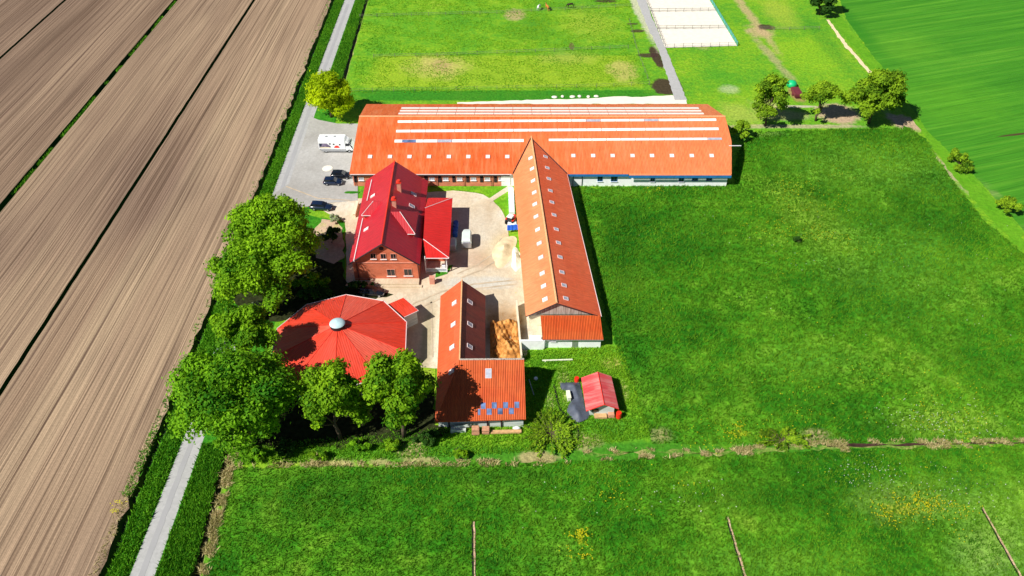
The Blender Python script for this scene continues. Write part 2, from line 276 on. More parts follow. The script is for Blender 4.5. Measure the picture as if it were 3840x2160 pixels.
M['g_meadow'] = grassmat('meadow_grass', [(.35, (.010, .12, .003)), (.46, (.042, .23, .007)), (.55, (.11, .34, .013)), (.66, (.25, .48, .035))], .05, .9, fine=.4, bs=.9, mid_w=.38, plist=[
    pt(2200, 420, 26, 16, 0, (.16, .40, .04), .5, .9, .9), pt(2050, 560, 9, 22, 10, (.34, .52, .05), .5, .9, 1.0), pt(1650, 800, 12, 8, 10, (.015, .14, .004), .5, .9, 1.1), pt(1750, 960, 14, 4, 0, (.015, .14, .004), .5, .9, 1.1), pt(2450, 900, 12, 8, 0, (.02, .18, .005), .5, .9, 1.1), pt(1850, 1250, 14, 4, 0, (.015, .14, .004), .5, .9, 1.1), pt(2250, 650, 22, 24, 0, (.12, .36, .03), .45, .9, 1.0), pt(1560, 640, 7, 26, -4, (.010, .11, .003), .7, .9, .8), pt(1700, 600, 16, 12, 0, (.02, .17, .006), .65, .9, 1.0),
    pt(2380, 1065, 14, 4, 0, (.34, .52, .06), .5, .8, 1.0), pt(2050, 905, 16, 6, 0, (.14, .38, .03), .4, .9, 1.0), pt(1900, 335, 9, 2.5, 0, (.26, .44, .08), .7, .7, .7), pt(2000, 380, 14, 3.5, 0, (.02, .18, .008), .5, .8, .9), pt(2060, 655, 5, 1.2, 15, (.14, .40, .03), .7, .7, .9),
    pt(2280, 1260, 12, 5, 0, (.30, .46, .08), .5, .9, 1.0), pt(2480, 1400, 9, 6, 30, (.36, .56, .12), .55, 1.0, .8), pt(2500, 1300, 14, 9, 0, (.26, .48, .06), .6, 1.0, .9), pt(1950, 1420, 16, 5, 0, (.16, .40, .03), .5, .9, 1.0), pt(800, 1250, 14, 7, 0, (.010, .11, .004), .55, .9, .8), pt(1150, 1200, 24, 2.5, 0, (.014, .13, .005), .5, .9, .8),
    pt(1400, 1400, 10, 4, 0, (.10, .34, .02), .4, .9, 1.0), pt(2050, 1092, 3, 1.6, 0, BR, .6, .8, .8), pt(1660, 1095, 3, 2, 0, BR, .5, .8, .9), pt(1460, 1356, .7, 1.5, 0, (.7, .66, .02), .5, .9, 1.2), pt(2270, 1282, 3.5, 1.2, 0, (.66, .64, .04), .45, .9, 1.2), pt(1865, 1090, 2, 1.0, 0, (.62, .62, .03), .45, .9, 1.2)])
M['g_verge'] = grassmat('verge_grass', [(.3, (.03, .20, .008)), (.5, (.08, .33, .012)), (.7, (.2, .45, .02))], .15, 1.8, fine=.45)
M['g_crop'] = grassmat('crop_grass', [(.3, (.035, .22, .012)), (.5, (.075, .32, .018)), (.7, (.15, .43, .03))], .45, 2.4, (.03, 1, 1), R(-18), .2, plist=[pt(2380, 250, 26, 20, 0, (.13, .42, .02), .5, 1, .9), pt(2450, 480, 5, 10, 20, (.40, .48, .16), .6, .8, 1.3), pt(2560, 600, 5, 8, 20, (.40, .46, .18), .5, .8, 1.3), pt(2290, 120, 14, 14, 0, (.20, .50, .03), .4, 1, .9), pt(2140, 60, 5, 30, 3, (.03, .24, .012), .6, .8, .6), pt(2560, 338, 6, .5, 12, (.10, .05, .03), .9, .4, .6)])
M['g_cropedge'] = grassmat('bright_grass', [(.3, (.10, .36, .01)), (.7, (.19, .47, .02))], .2, 1.2, fine=.2)
M['g_lawn'] = grassmat('lawn_grass', [(.3, (.09, .36, .012)), (.5, (.17, .47, .015)), (.7, (.32, .58, .03))], .3, 1.6, fine=.3)
M['g_lush'] = grassmat('lush_grass', [(.3, (.02, .19, .01)), (.7, (.09, .38, .015))], .2, 1.6, fine=.4)
M['drybank'] = grassmat('dry_bank', [(.38, (.06, .26, .015)), (.54, (.26, .38, .07)), (.68, (.66, .48, .25))], .35, 2.2, fine=.4)
M['ditchgreen'] = grassmat('ditch_grass', [(.3, (.008, .05, .004)), (.7, (.02, .10, .006))], .6, 2.5, fine=.4)
M['blade_meadow'] = leafmat('meadow_blades', (.014, .14, .003), (.22, .48, .018), .3, .08, .8)
M['blade_verge'] = leafmat('verge_blades', (.03, .21, .006), (.18, .48, .015), .25, .1)
M['blade_pasture'] = leafmat('pasture_blades', (.06, .34, .012), (.34, .60, .02), .3, .06, .8)
M['blade_dry'] = leafmat('dry_blades', (.26, .26, .05), (.86, .72, .38), .25, .5)
M['petal_yellow'] = leafmat('yellow_petals', (.55, .55, .01), (.85, .75, .02), .2, 2)
M['petal_white'] = leafmat('white_petals', (.6, .7, .5), (.85, .88, .8), .2, 2)
M['leaf_big'] = leafmat('big_tree_leaves', (.04, .19, .004), (.34, .64, .012), .3)
M['leaf_deep'] = leafmat('deep_tree_leaves', (.03, .18, .004), (.28, .60, .012), .3)
M['leaf_fresh'] = leafmat('fresh_tree_leaves', (.04, .19, .005), (.34, .60, .012), .3)
M['leaf_lime'] = leafmat('lime_leaves', (.34, .52, .003), (.72, .90, .005), .35)
M['leaf_olive'] = leafmat('olive_leaves', (.06, .18, .006), (.36, .58, .02), .3)
M['leaf_dark'] = leafmat('dark_leaves', (.012, .06, .006), (.06, .16, .015), .2)
M['leaf_pale'] = leafmat('pale_leaves', (.20, .28, .12), (.55, .62, .38), .3)
M['blossom'] = leafmat('white_blossom', (.45, .5, .45), (.85, .88, .85), .2)

# ------------------------------------------------------------------ mesh collector
ORG = {}
class MB:
    def __init__(s): s.v = []; s.f = []; s.mi = []; s.fr = None
    def poly(s, pts, mi=0):
        i = len(s.v); s.v += [tuple(p) for p in pts]; s.f.append(tuple(range(i, i + len(pts)))); s.mi.append(mi)
    def box(s, c, d, rz=0, mi=0, top=None):
        cx, cy, cz = c; dx, dy, dz = d[0] / 2, d[1] / 2, d[2] / 2; ca, sa = math.cos(rz), math.sin(rz)
        tx, ty = top if top else (1, 1); P = []
        for z, kx, ky in ((-dz, 1, 1), (dz, tx, ty)):
            for sx, sy in ((-1, -1), (1, -1), (1, 1), (-1, 1)):
                x, y = sx * dx * kx, sy * dy * ky; P.append((cx + x * ca - y * sa, cy + x * sa + y * ca, cz + z))
        i = len(s.v); s.v += P
        for q in ((3, 2, 1, 0), (4, 5, 6, 7), (0, 1, 5, 4), (1, 2, 6, 5), (2, 3, 7, 6), (3, 0, 4, 7)):
            s.f.append(tuple(i + k for k in q)); s.mi.append(mi)
        return s
    def slab(s, pts, th, mi=0):                     # polygon thickened straight down
        pts = [Vector(p) for p in pts]; n = len(pts); lo = [p - Vector((0, 0, th)) for p in pts]
        nm = (pts[1] - pts[0]).cross(pts[2] - pts[1])
        if nm.z < 0: pts.reverse(); lo.reverse()
        s.poly(pts, mi); s.poly(lo[::-1], mi)
        for k in range(n):
            j = (k + 1) % n; s.poly([lo[k], lo[j], pts[j], pts[k]], mi)
        return s
    def tube(s, pts, rad, seg=8, mi=0):
        pts = [Vector(p) for p in pts]; rad = rad if isinstance(rad, (list, tuple)) else [rad] * len(pts); i0 = len(s.v)
        for k, p in enumerate(pts):
            d = (pts[min(k + 1, len(pts) - 1)] - pts[max(k - 1, 0)]).normalized()
            a = d.orthogonal().normalized() if abs(d.z) > .9 else d.cross(Vector((0, 0, 1))).normalized(); b = d.cross(a)
            for q in range(seg):
                t = 2 * math.pi * q / seg; s.v.append(tuple(p + (a * math.cos(t) + b * math.sin(t)) * rad[k]))
        for k in range(len(pts) - 1):
            for q in range(seg):
                r = (q + 1) % seg; s.f.append((i0 + k * seg + q, i0 + k * seg + r, i0 + (k + 1) * seg + r, i0 + (k + 1) * seg + q)); s.mi.append(mi)
        s.f.append(tuple(i0 + q for q in range(seg))[::-1]); s.mi.append(mi)
        s.f.append(tuple(i0 + (len(pts) - 1) * seg + q for q in range(seg))); s.mi.append(mi)
        return s
    def cyl(s, c, r, h, axis='z', seg=14, mi=0, r2=None):
        c = Vector(c); d = {'x': Vector((1, 0, 0)), 'y': Vector((0, 1, 0)), 'z': Vector((0, 0, 1))}[axis] * h / 2
        return s.tube([c - d, c + d], [r, r if r2 is None else r2], seg, mi)
    def build(s, name, mat, parent=None, smooth=False):
        v = np.array(s.v, float).reshape(-1, 3)
        root = parent
        while root is not None and root.parent is not None: root = root.parent
        if root is not None and root.name in ORG: v = v - ORG[root.name]
        me = bpy.data.meshes.new(name); me.from_pydata(v.tolist(), [], s.f)
        for m in (mat if isinstance(mat, (list, tuple)) else [mat]): me.materials.append(m)
        if isinstance(mat, (list, tuple)): me.polygons.foreach_set('material_index', s.mi)
        uv = me.uv_layers.new(name='uv'); me.update()
        for p in me.polygons:                        # metres along / up every face
            n = p.normal; h = Vector((0, 0, 1)).cross(n)
            h = Vector((1, 0, 0)) if h.length < .02 else h.normalized()
            if abs(h.x) > abs(h.y): h = h if h.x > 0 else -h
            else: h = h if h.y > 0 else -h
            w = n.cross(h)
            for li in p.loop_indices:
                c = me.vertices[me.loops[li].vertex_index].co; uv.data[li].uv = (c.dot(h), c.dot(w))
        if smooth: me.polygons.foreach_set('use_smooth', [True] * len(me.polygons))
        o = bpy.data.objects.new(name, me); COL.objects.link(o)
        if parent is not None: o.parent = parent
        return o
def thing(name, label, cat, loc=(0, 0, 0), rz=0, group=None, local=False):
    o = bpy.data.objects.new(name, None); COL.objects.link(o); o.location = loc; o.rotation_euler = (0, 0, rz)
    o.empty_display_size = .5
    o['label'] = label; o['category'] = cat
    if group: o['group'] = group
    if not local: ORG[o.name] = np.array(loc, float)
    return o
def tag(o, label=None, cat=None, group=None, kind=None):
    for k, v in (('label', label), ('category', cat), ('group', group), ('kind', kind)):
        if v: o[k] = v
    return o
def copy_tree(o, parent=None):
    c = o.copy(); COL.objects.link(c)
    if parent is not None: c.parent = parent
    for ch in list(o.children): copy_tree(ch, c)
    return c
def fastmesh(name, V, Fc, mat, rnd=None, parent=None):
    V = np.asarray(V, np.float32); Fc = np.asarray(Fc, np.int32); k = Fc.shape[1]
    root = parent
    if root is not None and root.name in ORG: V = V - ORG[root.name].astype(np.float32)
    me = bpy.data.meshes.new(name); me.vertices.add(len(V)); me.vertices.foreach_set('co', V.ravel())
    me.loops.add(Fc.size); me.loops.foreach_set('vertex_index', Fc.ravel())
    me.polygons.add(len(Fc)); me.polygons.foreach_set('loop_start', np.arange(0, Fc.size, k, dtype=np.int32))
    me.update(calc_edges=True)
    if rnd is not None:
        a = me.attributes.new('rnd', 'FLOAT', 'FACE'); a.data.foreach_set('value', np.asarray(rnd, np.float32))
    me.materials.append(mat); o = bpy.data.objects.new(name, me); COL.objects.link(o)
    if parent is not None: o.parent = parent
    return o

# ------------------------------------------------------------------ the land (lofted west to east)
YS = [-60, -20, 20] + list(np.arange(40, 262, 2.0)) + [280, 310, 360, 450, 600, 900, 1500, 2500]
YS = [float(y) for y in YS]
def line(*pts):
    a = np.array(sorted(pts)); return lambda y: float(np.interp(y, a[:, 0], a[:, 1]))
def jag(amp, seed):
    r = np.random.default_rng(seed); j = {y: float(r.normal(0, amp)) for y in YS}; return lambda y: j[y] if 35 < y < 265 else 0
def const(v): return lambda y: v
zero = const(0.0)
depth_e = line((-60, -.75), (76, -.75), (82, 0), (186, 0), (196, -.6), (2500, -.6))
def zde(y): return depth_e(y)
je, jf = jag(.10, 3), jag(.22, 4)
fe = line((-60, -53.2), (53, -53.2), (110, -53.9), (139, -54.3), (249, -56.7), (2500, -80))
rl = line((-60, -49.0), (53, -49.1), (78, -49.1), (110, -49.7), (139, -50.5), (175, -51.3), (249, -52.5), (2500, -72))
rr = line((-60, -45.8), (53, -45.9), (78, -46.1), (120, -46.6), (175, -48.1), (249, -49.3), (2500, -68))
de = line((-60, -40.5), (53, -40.6), (72, -41.9), (140, -43), (190, -44.0), (249, -45.7), (2500, -64))
P = lambda f, d, j=None: (lambda y: f(y) + d + (j(y) if j else 0))
bounds = [(const(-1800), zero)]; strips = []
def add(fx, fz, name, mat): strips.append((name, mat)); bounds.append((fx, fz))
def drain(x, w, d, seed):
    j = jag(.025, seed)
    add(P(const(x), -w, j), zero, 'ploughed_field', 'soil')
    add(P(const(x), -w * .3, j), const(-d), 'ditch', 'ditchgreen'); add(P(const(x), w * .3, j), const(-d), 'ditch', 'ditchgreen'); add(P(const(x), w, j), zero, 'ditch', 'ditchgreen')
drain(-173, .5, .6, 20); drain(-140.3, .42, .6, 21); drain(-105.6, .75, .75, 22); drain(-81.0, .42, .7, 23)
add(P(fe, 0, jf), zero, 'ploughed_field', 'soil')
add(P(fe, .45, jf), const(-.85), 'roadside_ditch', 'black_soil'); add(P(fe, .85, jf), const(-.85), 'roadside_ditch', 'black_soil')
add(P(fe, 1.45, je), const(.10), 'roadside_ditch', 'g_verge')
add(lambda y: (fe(y) + 1.45) * .5 + rl(y) * .5 + .1, const(.18), 'grass_verge', 'g_verge')
add(lambda y: (fe(y) + 1.45) * .22 + rl(y) * .78, const(-.02), 'grass_verge', 'g_verge')
add(P(rl, 0), const(.03), 'grass_verge', 'g_verge')
add(P(rr, 0), const(.03), 'road', 'road')
add(lambda y: rr(y) * .6 + de(y) * .4, const(.10), 'grass_verge', 'g_lush')
add(P(de, -.9, je), const(.05), 'grass_verge', 'g_lush')
add(P(de, -.25, je), zde, 'roadside_ditch', 'black_soil'); add(P(de, .25, je), zde, 'roadside_ditch', 'black_soil')
add(P(de, .7, je), zero, 'roadside_ditch', 'drybank')
add(const(2400), zero, 'ground', 'g_base')
groups = {}
for i, (nm, mt) in enumerate(strips):
    key = (nm, mt)
    if nm == 'ploughed_field' or nm == 'ditch': key = (nm, mt, i if nm == 'ploughed_field' else (i - 1) // 4)
    groups.setdefault(key, []).append(i)
for key, idx in groups.items():
    V = []; Fc = []
    for i in idx:
        (fa, za), (fb, zb) = bounds[i], bounds[i + 1]; b0 = len(V)
        sub = 1
        for y in YS: V += [(fa(y), y, za(y)), (fb(y), y, zb(y))]
        for k in range(len(YS) - 1): Fc.append((b0 + 2 * k, b0 + 2 * k + 1, b0 + 2 * k + 3, b0 + 2 * k + 2))
    tag(fastmesh(key[0], V, Fc, M[key[1]]), kind='structure')

def wobble(pts, step=1.2, amp=.15, seed=0, wild=()):
    r = np.random.default_rng(seed); out = []
    n = len(pts)
    for i in range(n):
        a, b = Vector(pts[i]), Vector(pts[(i + 1) % n]); L = (b - a).length; k = max(1, int(L / step))
        for q in range(k):
            p = a.lerp(b, q / k)
            if amp and q: p = p + Vector((r.normal(0, amp), r.normal(0, amp), 0))
            out.append(p)
    return out
LAY = [0.0]
def sheet(name, mat, pts, z=.03, amp=.15, step=1.2, kind='structure'):
    """flat patch of ground in metres, ragged edge"""
    pts = wobble([Vector((p[0], p[1], 0)) for p in pts], step, amp, len(pts) + int(abs(pts[0][0]) * 10))
    mb = MB(); mb.poly([(p.x, p.y, z) for p in pts]); o = mb.build(name, M[mat])
    if o.data.polygons[0].normal.z < 0: o.data.flip_normals()
    bm = __import__('bmesh').new(); bm.from_mesh(o.data); __import__('bmesh').ops.triangulate(bm, faces=bm.faces[:]); bm.to_mesh(o.data); bm.free()
    if kind: o['kind'] = kind
    return o
def G(*pts): return [g(*p) for p in pts]
def blob(name, mat, x, y, rx, ry, z=.06, seed=0, n=26, jagg=.22):
    r = np.random.default_rng(seed); c = g(x, y); pts = []
    for k in range(n):
        t = 2 * math.pi * k / n; q = 1 + r.normal(0, jagg); pts.append((c.x + rx * q * math.cos(t), c.y + ry * q * math.sin(t)))
    return sheet(name, mat, pts, z, 0)
MEADOW = G((1452, 468), (1560, 468), (1845, 462), (1858, 380), (1900, 333), (2100, 326), (2290, 322), (2330, 355), (2400, 462), (2480, 560), (2600, 660), (2900, 850), (3100, 1096), (2576, 1112), (2060, 1120), (1640, 1118), (1600, 1010), (1565, 900), (1530, 820))
BOTTOM = G((590, 1178), (900, 1175), (1400, 1164), (1900, 1142), (2576, 1116), (3200, 1100), (3300, 1700), (450, 1700), (530, 1400))
PAST = G((905, 5), (1000, -60), (1580, -60), (1592, 60), (1602, 125), (1640, 218), (1300, 232), (885, 234), (890, 190), (905, 100))
sheet('meadow', 'g_meadow', MEADOW, .05, .35)
sheet('meadow', 'g_meadow', BOTTOM, .05, .3)
sheet('crop_field', 'g_crop', G((2112, -60), (2112, 0), (2130, 50), (2210, 160), (2330, 330), (2450, 440), (2576, 580), (2700, 650), (3600, 600), (3200, -60)), .03, .1)
sheet('grass_strip', 'g_cropedge', G((2092, 50), (2112, 40), (2220, 170), (2330, 325), (2470, 470), (2576, 590), (2576, 640), (2480, 540), (2380, 420), (2310, 320), (2240, 240), (2150, 125)), .06, .25)
sheet('track', 'sand_yellow', G((2078, 50), (2085, 50), (2130, 110), (2195, 186), (2186, 186), (2118, 108)), .08, .12)
# farm surfaces
sheet('yard', 'asphalt', G((786, 296), (800, 302), (850, 312), (905, 312), (900, 470), (900, 505), (790, 515), (720, 540), (690, 580), (655, 560), (672, 500)) + [Vector((rr(145) - .6, 145, 0)), Vector((rr(160) - .6, 160, 0)), Vector((rr(175) - .6, 175, 0))], .115, .0)
sheet('yard', 'concrete', G((700, 508), (780, 488), (900, 482), (900, 500), (1140, 480), (1180, 484), (1215, 490), (1240, 506), (1262, 530), (1276, 560), (1280, 600), (1310, 640), (1330, 760), (1335, 860), (1320, 905), (1095, 928), (1040, 925), (1000, 800), (870, 735), (872, 660), (868, 560), (850, 548), (790, 520)), .09, .08)
sheet('yard', 'concrete', G((1283, 466), (1292, 474), (1232, 512), (1222, 506)), .15, .03)
sheet('gravel', 'sand', G((1150, 258), (1400, 250), (1470, 249), (1555, 243), (1590, 245), (1690, 240), (1728, 250), (1728, 262), (1150, 262)), .08, .12)
sheet('track', 'road', G((1597, -10), (1622, -10), (1640, 45), (1674, 121), (1727, 252), (1697, 252), (1658, 130), (1625, 60)), .10, .1)
blob('grass_bed', 'g_lush', 885, 485, 1.6, .5, .12, 21, jagg=.06); sheet('lawn', 'g_lawn', G((1076, 469), (1283, 470), (1283, 490), (1283, 560), (1276, 548), (1262, 520), (1240, 503), (1215, 488), (1140, 478)), .13, .08)
sheet('lawn', 'g_lush', G((1100, 672), (1140, 668), (1125, 690), (1095, 700)), .16, .08)
sheet('lawn', 'g_mown', G((1040, 925), (1095, 928), (1095, 1000), (1060, 985)), .12, .1)
sheet('garden_bed', 'pinkdirt', G((790, 580), (810, 552), (845, 555), (862, 575), (866, 650), (840, 665), (795, 650)), .13, .2)
sheet('shade_sheet', 'tree_shade', G((640, 600), (700, 560), (790, 575), (800, 650), (862, 660), (868, 720), (990, 742), (900, 760), (700, 810), (600, 800), (590, 700)), .12, .3)  # dark sheet, tree shade left of the house put into its colour
sheet('shade_sheet', 'tree_shade', G((590, 960), (700, 900), (760, 940), (1000, 960), (1092, 960), (1092, 1070), (1150, 1085), (1100, 1105), (900, 1120), (700, 1130), (600, 1110)), .12, .4)  # dark sheet, shade below the near trees put into its colour
sheet('yard', 'concrete', [(1.6, 95.0), (5.4, 95.0), (5.4, 100.4), (1.0, 101)], .13, 0)
ribbon_ = None
sheet('lawn', 'g_lush', G((700, 530), (790, 545), (865, 560), (868, 720), (980, 740), (700, 800), (560, 760), (560, 640)), .08, .2)
sheet('grass_bank', 'drybank', G((1470, 1142), (1600, 1138), (1650, 1134), (1800, 1141), (2000, 1120), (2200, 1118), (2576, 1111), (3000, 1103), (3000, 1112), (2576, 1118), (2200, 1127), (1950, 1136), (1700, 1147), (1500, 1152)), .14, .3)
sheet('ditch', 'mud', G((2080, 1120), (2300, 1116), (2576, 1112), (3000, 1104), (3000, 1109), (2576, 1117), (2300, 1122), (2080, 1126)), .18, .14)
for i, (a, b) in enumerate((((1190, 1315), (1193, 1500)), ((1828, 1303), (1888, 1500)), ((2470, 1280), (2592, 1500)))):
    a, b = g(*a), g(*b); 
    sheet('field_drain', 'black_soil', [(a.x - .22, a.y), (a.x, a.y + .3), (b.x, b.y), (b.x - .24, b.y)], .12, .03, .8)  # flat black strip in place of a sunken drain
    sheet('field_drain', 'dirt', [(a.x, a.y), (a.x + .22, a.y + .2), (b.x + .26, b.y), (b.x, b.y)], .15, .04, .8)
def ribbon(name, mat, pts, w, z):
    L = [Vector((p[0], p[1], 0)) for p in pts]; a = []; b = []
    for k, p in enumerate(L):
        d = (L[min(k + 1, len(L) - 1)] - L[max(k - 1, 0)]).normalized(); q = Vector((-d.y, d.x, 0)) * w / 2; a.append(p + q); b.append(p - q)
    return sheet(name, mat, a + b[::-1], z, .04, .8)
ribbon('ditch', 'black_soil', [g(*A8(*p)) for p in ((1530, 365), (1560, 480), (1580, 570), (1615, 675), (1690, 745), (1780, 800), (1815, 870), (1835, 940), (1825, 1015))], .28, .16)  # flat black ribbon, the trench's shade put into the colour

for pts_, w_ in ((((1000, 800), (1040, 765), (1110, 735), (1190, 716), (1300, 705)), .35), (((1012, 812), (1055, 776), (1120, 746), (1200, 727), (1300, 716)), .35), (((1150, 690), (1200, 668), (1240, 640), (1262, 600)), .3), (((1160, 700), (1215, 678), (1258, 650), (1276, 610)), .3), (((720, 470), (800, 500), (880, 505)), .3), (((1085, 760), (1088, 900)), .25)):
    ribbon('tyre_track', 'track_brown', [g(*p) for p in pts_], w_, .135)
ribbon('grass_verge', 'g_lush', [(de(y), y) for y in range(79, 190, 5)], 2.4, .055)
ribbon('road', 'road_dark', [((rl(y) + rr(y)) / 2 - .1, y) for y in range(30, 250, 6)], .8, .045)
# ------------------------------------------------------------------ grass tufts, flowers (uncountable ground cover)
def inside(poly, X, Y):
    c = np.zeros(len(X), bool); n = len(poly); j = n - 1
    for i in range(n):
        xi, yi, xj, yj = poly[i][0], poly[i][1], poly[j][0], poly[j][1]
        m = ((yi > Y) != (yj > Y)) & (X < (xj - xi) * (Y - yi) / (yj - yi + 1e-12) + xi); c ^= m; j = i
    return c
def scatter(poly, n, lim=None):
    P = np.array([(p[0], p[1]) for p in poly]); lo, hi = P.min(0), P.max(0)
    if lim: lo = np.maximum(lo, lim[:2]); hi = np.minimum(hi, lim[2:])
    out = np.empty((0, 2))
    for _ in range(8):
        q = RNG.uniform(lo, hi, (n, 2)); q = q[inside(P, q[:, 0], q[:, 1])]; out = np.vstack([out, q])
        if len(out) >= n: break
    return out[:n]
def blades(name, mat, pts, h=(.2, .45), w=.13, z0=.05, lean=.5, per=2, label=None, comb=(0, 0)):
    pts = np.repeat(pts, per, 0); n = len(pts)
    pts = pts + RNG.normal(0, .12, (n, 2)); a = RNG.uniform(0, 2 * np.pi, n); H = RNG.uniform(*h, n); wd = w * RNG.uniform(.6, 1.4, n)
    dx, dy = np.cos(a) * wd / 2, np.sin(a) * wd / 2
    lx = RNG.normal(0, lean, n) * H + comb[0] * H; ly = RNG.normal(0, lean, n) * H + comb[1] * H
    V = np.empty((n, 3, 3)); V[:, 0] = np.stack([pts[:, 0] - dx, pts[:, 1] - dy, np.full(n, z0 - .03)], 1); V[:, 1] = np.stack([pts[:, 0] + dx, pts[:, 1] + dy, np.full(n, z0 - .03)], 1)
    V[:, 2] = np.stack([pts[:, 0] + lx, pts[:, 1] + ly, z0 + H], 1)
    o = fastmesh(name, V.reshape(-1, 3), np.arange(3 * n).reshape(-1, 3), M[mat], RNG.uniform(0, 1, n)); o['kind'] = 'stuff'
    if label: o['label'] = label; o['category'] = 'grass'
    return o
def keep(pts, thr=.5, sc=.12, seed=0):               # clumps: keep points where a smooth random field is high
    r = np.random.default_rng(seed); f = np.zeros(len(pts))
    for _ in range(14):
        k = r.normal(0, sc, 2) * 2 * np.pi; f += np.cos(pts @ k + r.uniform(0, 6.28))
    f /= 2.7; return pts[f > thr]
blades('grass_tufts', 'blade_meadow', scatter(MEADOW, 60000, (0, 60, 120, 170)), (.25, .6), .16, .05, .55, 2, 'long dark green grass of the meadow right of the barns')
blades('grass_tufts', 'blade_meadow', scatter(BOTTOM, 50000, (-45, 45, 85, 80)), (.2, .5), .13, .05, .55, 2, 'long green grass of the front meadow')
blades('grass_tufts', 'blade_pasture', keep(scatter(PAST, 34000), -.7, .09, 5), (.06, .17), .25, .04, .6, 2, 'short bright green pasture grass behind the long barn')
vw = [(fe(y) + 1.3, y) for y in range(45, 255, 5)] + [(rl(y) - .25, y) for y in range(250, 44, -5)]
ve = [(rr(y) + .2, y) for y in range(45, 80, 5)] + [(de(y) - .4, y) for y in range(75, 44, -5)]
ve2 = [(rr(y) + .3, y) for y in range(180, 255, 5)] + [(de(y) - .4, y) for y in range(250, 179, -5)]
blades('grass_tufts', 'blade_verge', scatter(vw, 26000), (.2, .5), .2, .1, .5, 2, 'grass growing on the verge between road and ploughed field')
blades('grass_tufts', 'blade_verge', np.vstack([scatter(ve, 9000), scatter(ve2, 9000)]), (.2, .5), .18, .08, .5, 2, 'dark green grass growing on the verge right of the road')
farm = G((1310, 885), (1560, 870), (1640, 1100), (1450, 1130), (1100, 1150), (600, 1170), (560, 1130), (1100, 1080), (1330, 1070))
blades('grass_tufts', 'blade_pasture', scatter(farm, 16000), (.15, .4), .14, .05, .6, 2, 'rough grass growing round the small red roofed shed')
bank = G((1440, 1138), (1600, 1128), (1800, 1134), (2000, 1110), (2576, 1106), (3000, 1098), (3000, 1118), (2576, 1124), (1950, 1142), (1500, 1158))
blades('dry_grass', 'blade_dry', keep(scatter(bank, 9000), .35, .25, 6), (.15, .45), .13, .1, .8, 3, 'dry straw coloured reeds along the ditch between the meadows')
blades('dry_grass', 'blade_dry', keep(np.vstack([scatter([(de(y) + .3, y) for y in range(45, 76, 3)] + [(de(y) + 1.7, y) for y in range(75, 44, -3)], 2600), scatter(G((600, 1165), (900, 1160), (1400, 1155), (1440, 1165), (1400, 1172), (600, 1178)), 1300)]), .0, .3, 7), (.15, .5), .14, .06, .8, 3, 'pale dry grass along the edge of the front meadow')
de_w = [(fe(y) + .1, y) for y in range(45, 255, 4)] + [(fe(y) - 1.1, y) for y in range(250, 44, -4)]
p_ = scatter(de_w, 9000); p_ = p_[RNG.uniform(0, 1, len(p_)) < np.clip((90 - p_[:, 1]) / 50, 0.04, .35)]
blades('dry_grass', 'blade_verge', p_[p_[:, 1] > 66], (.1, .4), .15, .03, .9, 3, 'dark weeds along the edge of the ploughed field'); blades('dry_grass', 'blade_dry', p_[p_[:, 1] <= 76], (.1, .4), .1, .03, .9, 2, 'dry weeds at the near end of the ploughed field edge')
d2 = scatter([(-106.1, 60), (-105.1, 60), (-105.1, 250), (-106.1, 250)], 5000)
blades('grass_tufts', 'blade_verge', keep(d2, .2, .05, 8), (.3, .7), .25, -.6, .3, 2, 'green weeds growing in the drain of the ploughed field')
fl = []
for (x, y, s, n) in ((2020, 490, 3.5, 90), (2035, 560, 3.5, 130), (1960, 455, 3, 40), (1975, 510, 4, 60), (2060, 610, 3, 60), (2250, 375, 2, 30), (2150, 420, 4, 40), (1647, 485, 1, 40), (1860, 1090, 1.5, 120), (1790, 1095, 2.5, 40), (2440, 1080, 4, 90), (2380, 1060, 4, 50), (2290, 1275, 2.2, 220), (2340, 1265, 2.0, 120), (2235, 1290, 2, 120), (2380, 1290, 3, 60), (1462, 1352, .7, 110), (1470, 1400, 1.0, 50), (1478, 1385, 1.2, 20), (1560, 1240, 2.5, 50), (1700, 1210, 2, 16), (2140, 960, 4, 50), (2050, 1010, 4, 40), (2035, 600, 6, 160), (2030, 500, 5, 120), (2200, 1080, 8, 60), (1900, 700, 20, 60), (2300, 850, 20, 60), (290, 1290, .4, 40), (300, 1265, .5, 25)):
    c = g(x, y); n = int(n * .8); hub = RNG.normal(0, 1, (5, 2)) * s; k_ = RNG.integers(0, 5, n); fl.append(np.stack([c.x + hub[k_, 0] + RNG.standard_t(2.2, n) * s * .35, c.y + hub[k_, 1] * .7 + RNG.standard_t(2.2, n) * s * .25], 1))
def flowers(name, mat, pts, s, z, label):
    n = len(pts); a = RNG.uniform(0, 6.28, n); s = s * RNG.uniform(.6, 1.3, n); V = np.empty((n, 4, 3)); z = z + RNG.uniform(0, .12, n)
    for k in range(4):
        V[:, k, 0] = pts[:, 0] + np.cos(a + k * np.pi / 2) * s; V[:, k, 1] = pts[:, 1] + np.sin(a + k * np.pi / 2) * s; V[:, k, 2] = z + (.06 if k % 2 else 0)
    o = fastmesh(name, V.reshape(-1, 3), np.arange(4 * n).reshape(-1, 4), M[mat], RNG.uniform(0, 1, n)); tag(o, label, 'flowers', kind='stuff')
flowers('wild_flowers', 'petal_yellow', np.vstack(fl), .085, .45, 'yellow wild flowers in patches across the meadows')
fw = []
for (x, y, s, n) in ((2330, 1055, 4, 90), (2190, 1195, 3, 70), (2450, 1085, 5, 40), (1750, 1260, 3, 26), (2400, 1240, 4, 60), (2010, 640, 18, 40), (2500, 700, 20, 40), (1400, 1260, 6, 16)):
    c = g(x, y); fw.append(np.stack([RNG.normal(c.x, s, n), RNG.normal(c.y, s * .5, n)], 1))
flowers('wild_flowers', 'petal_white', np.vstack(fw), .075, .45, 'small white wild flowers scattered over the meadows')

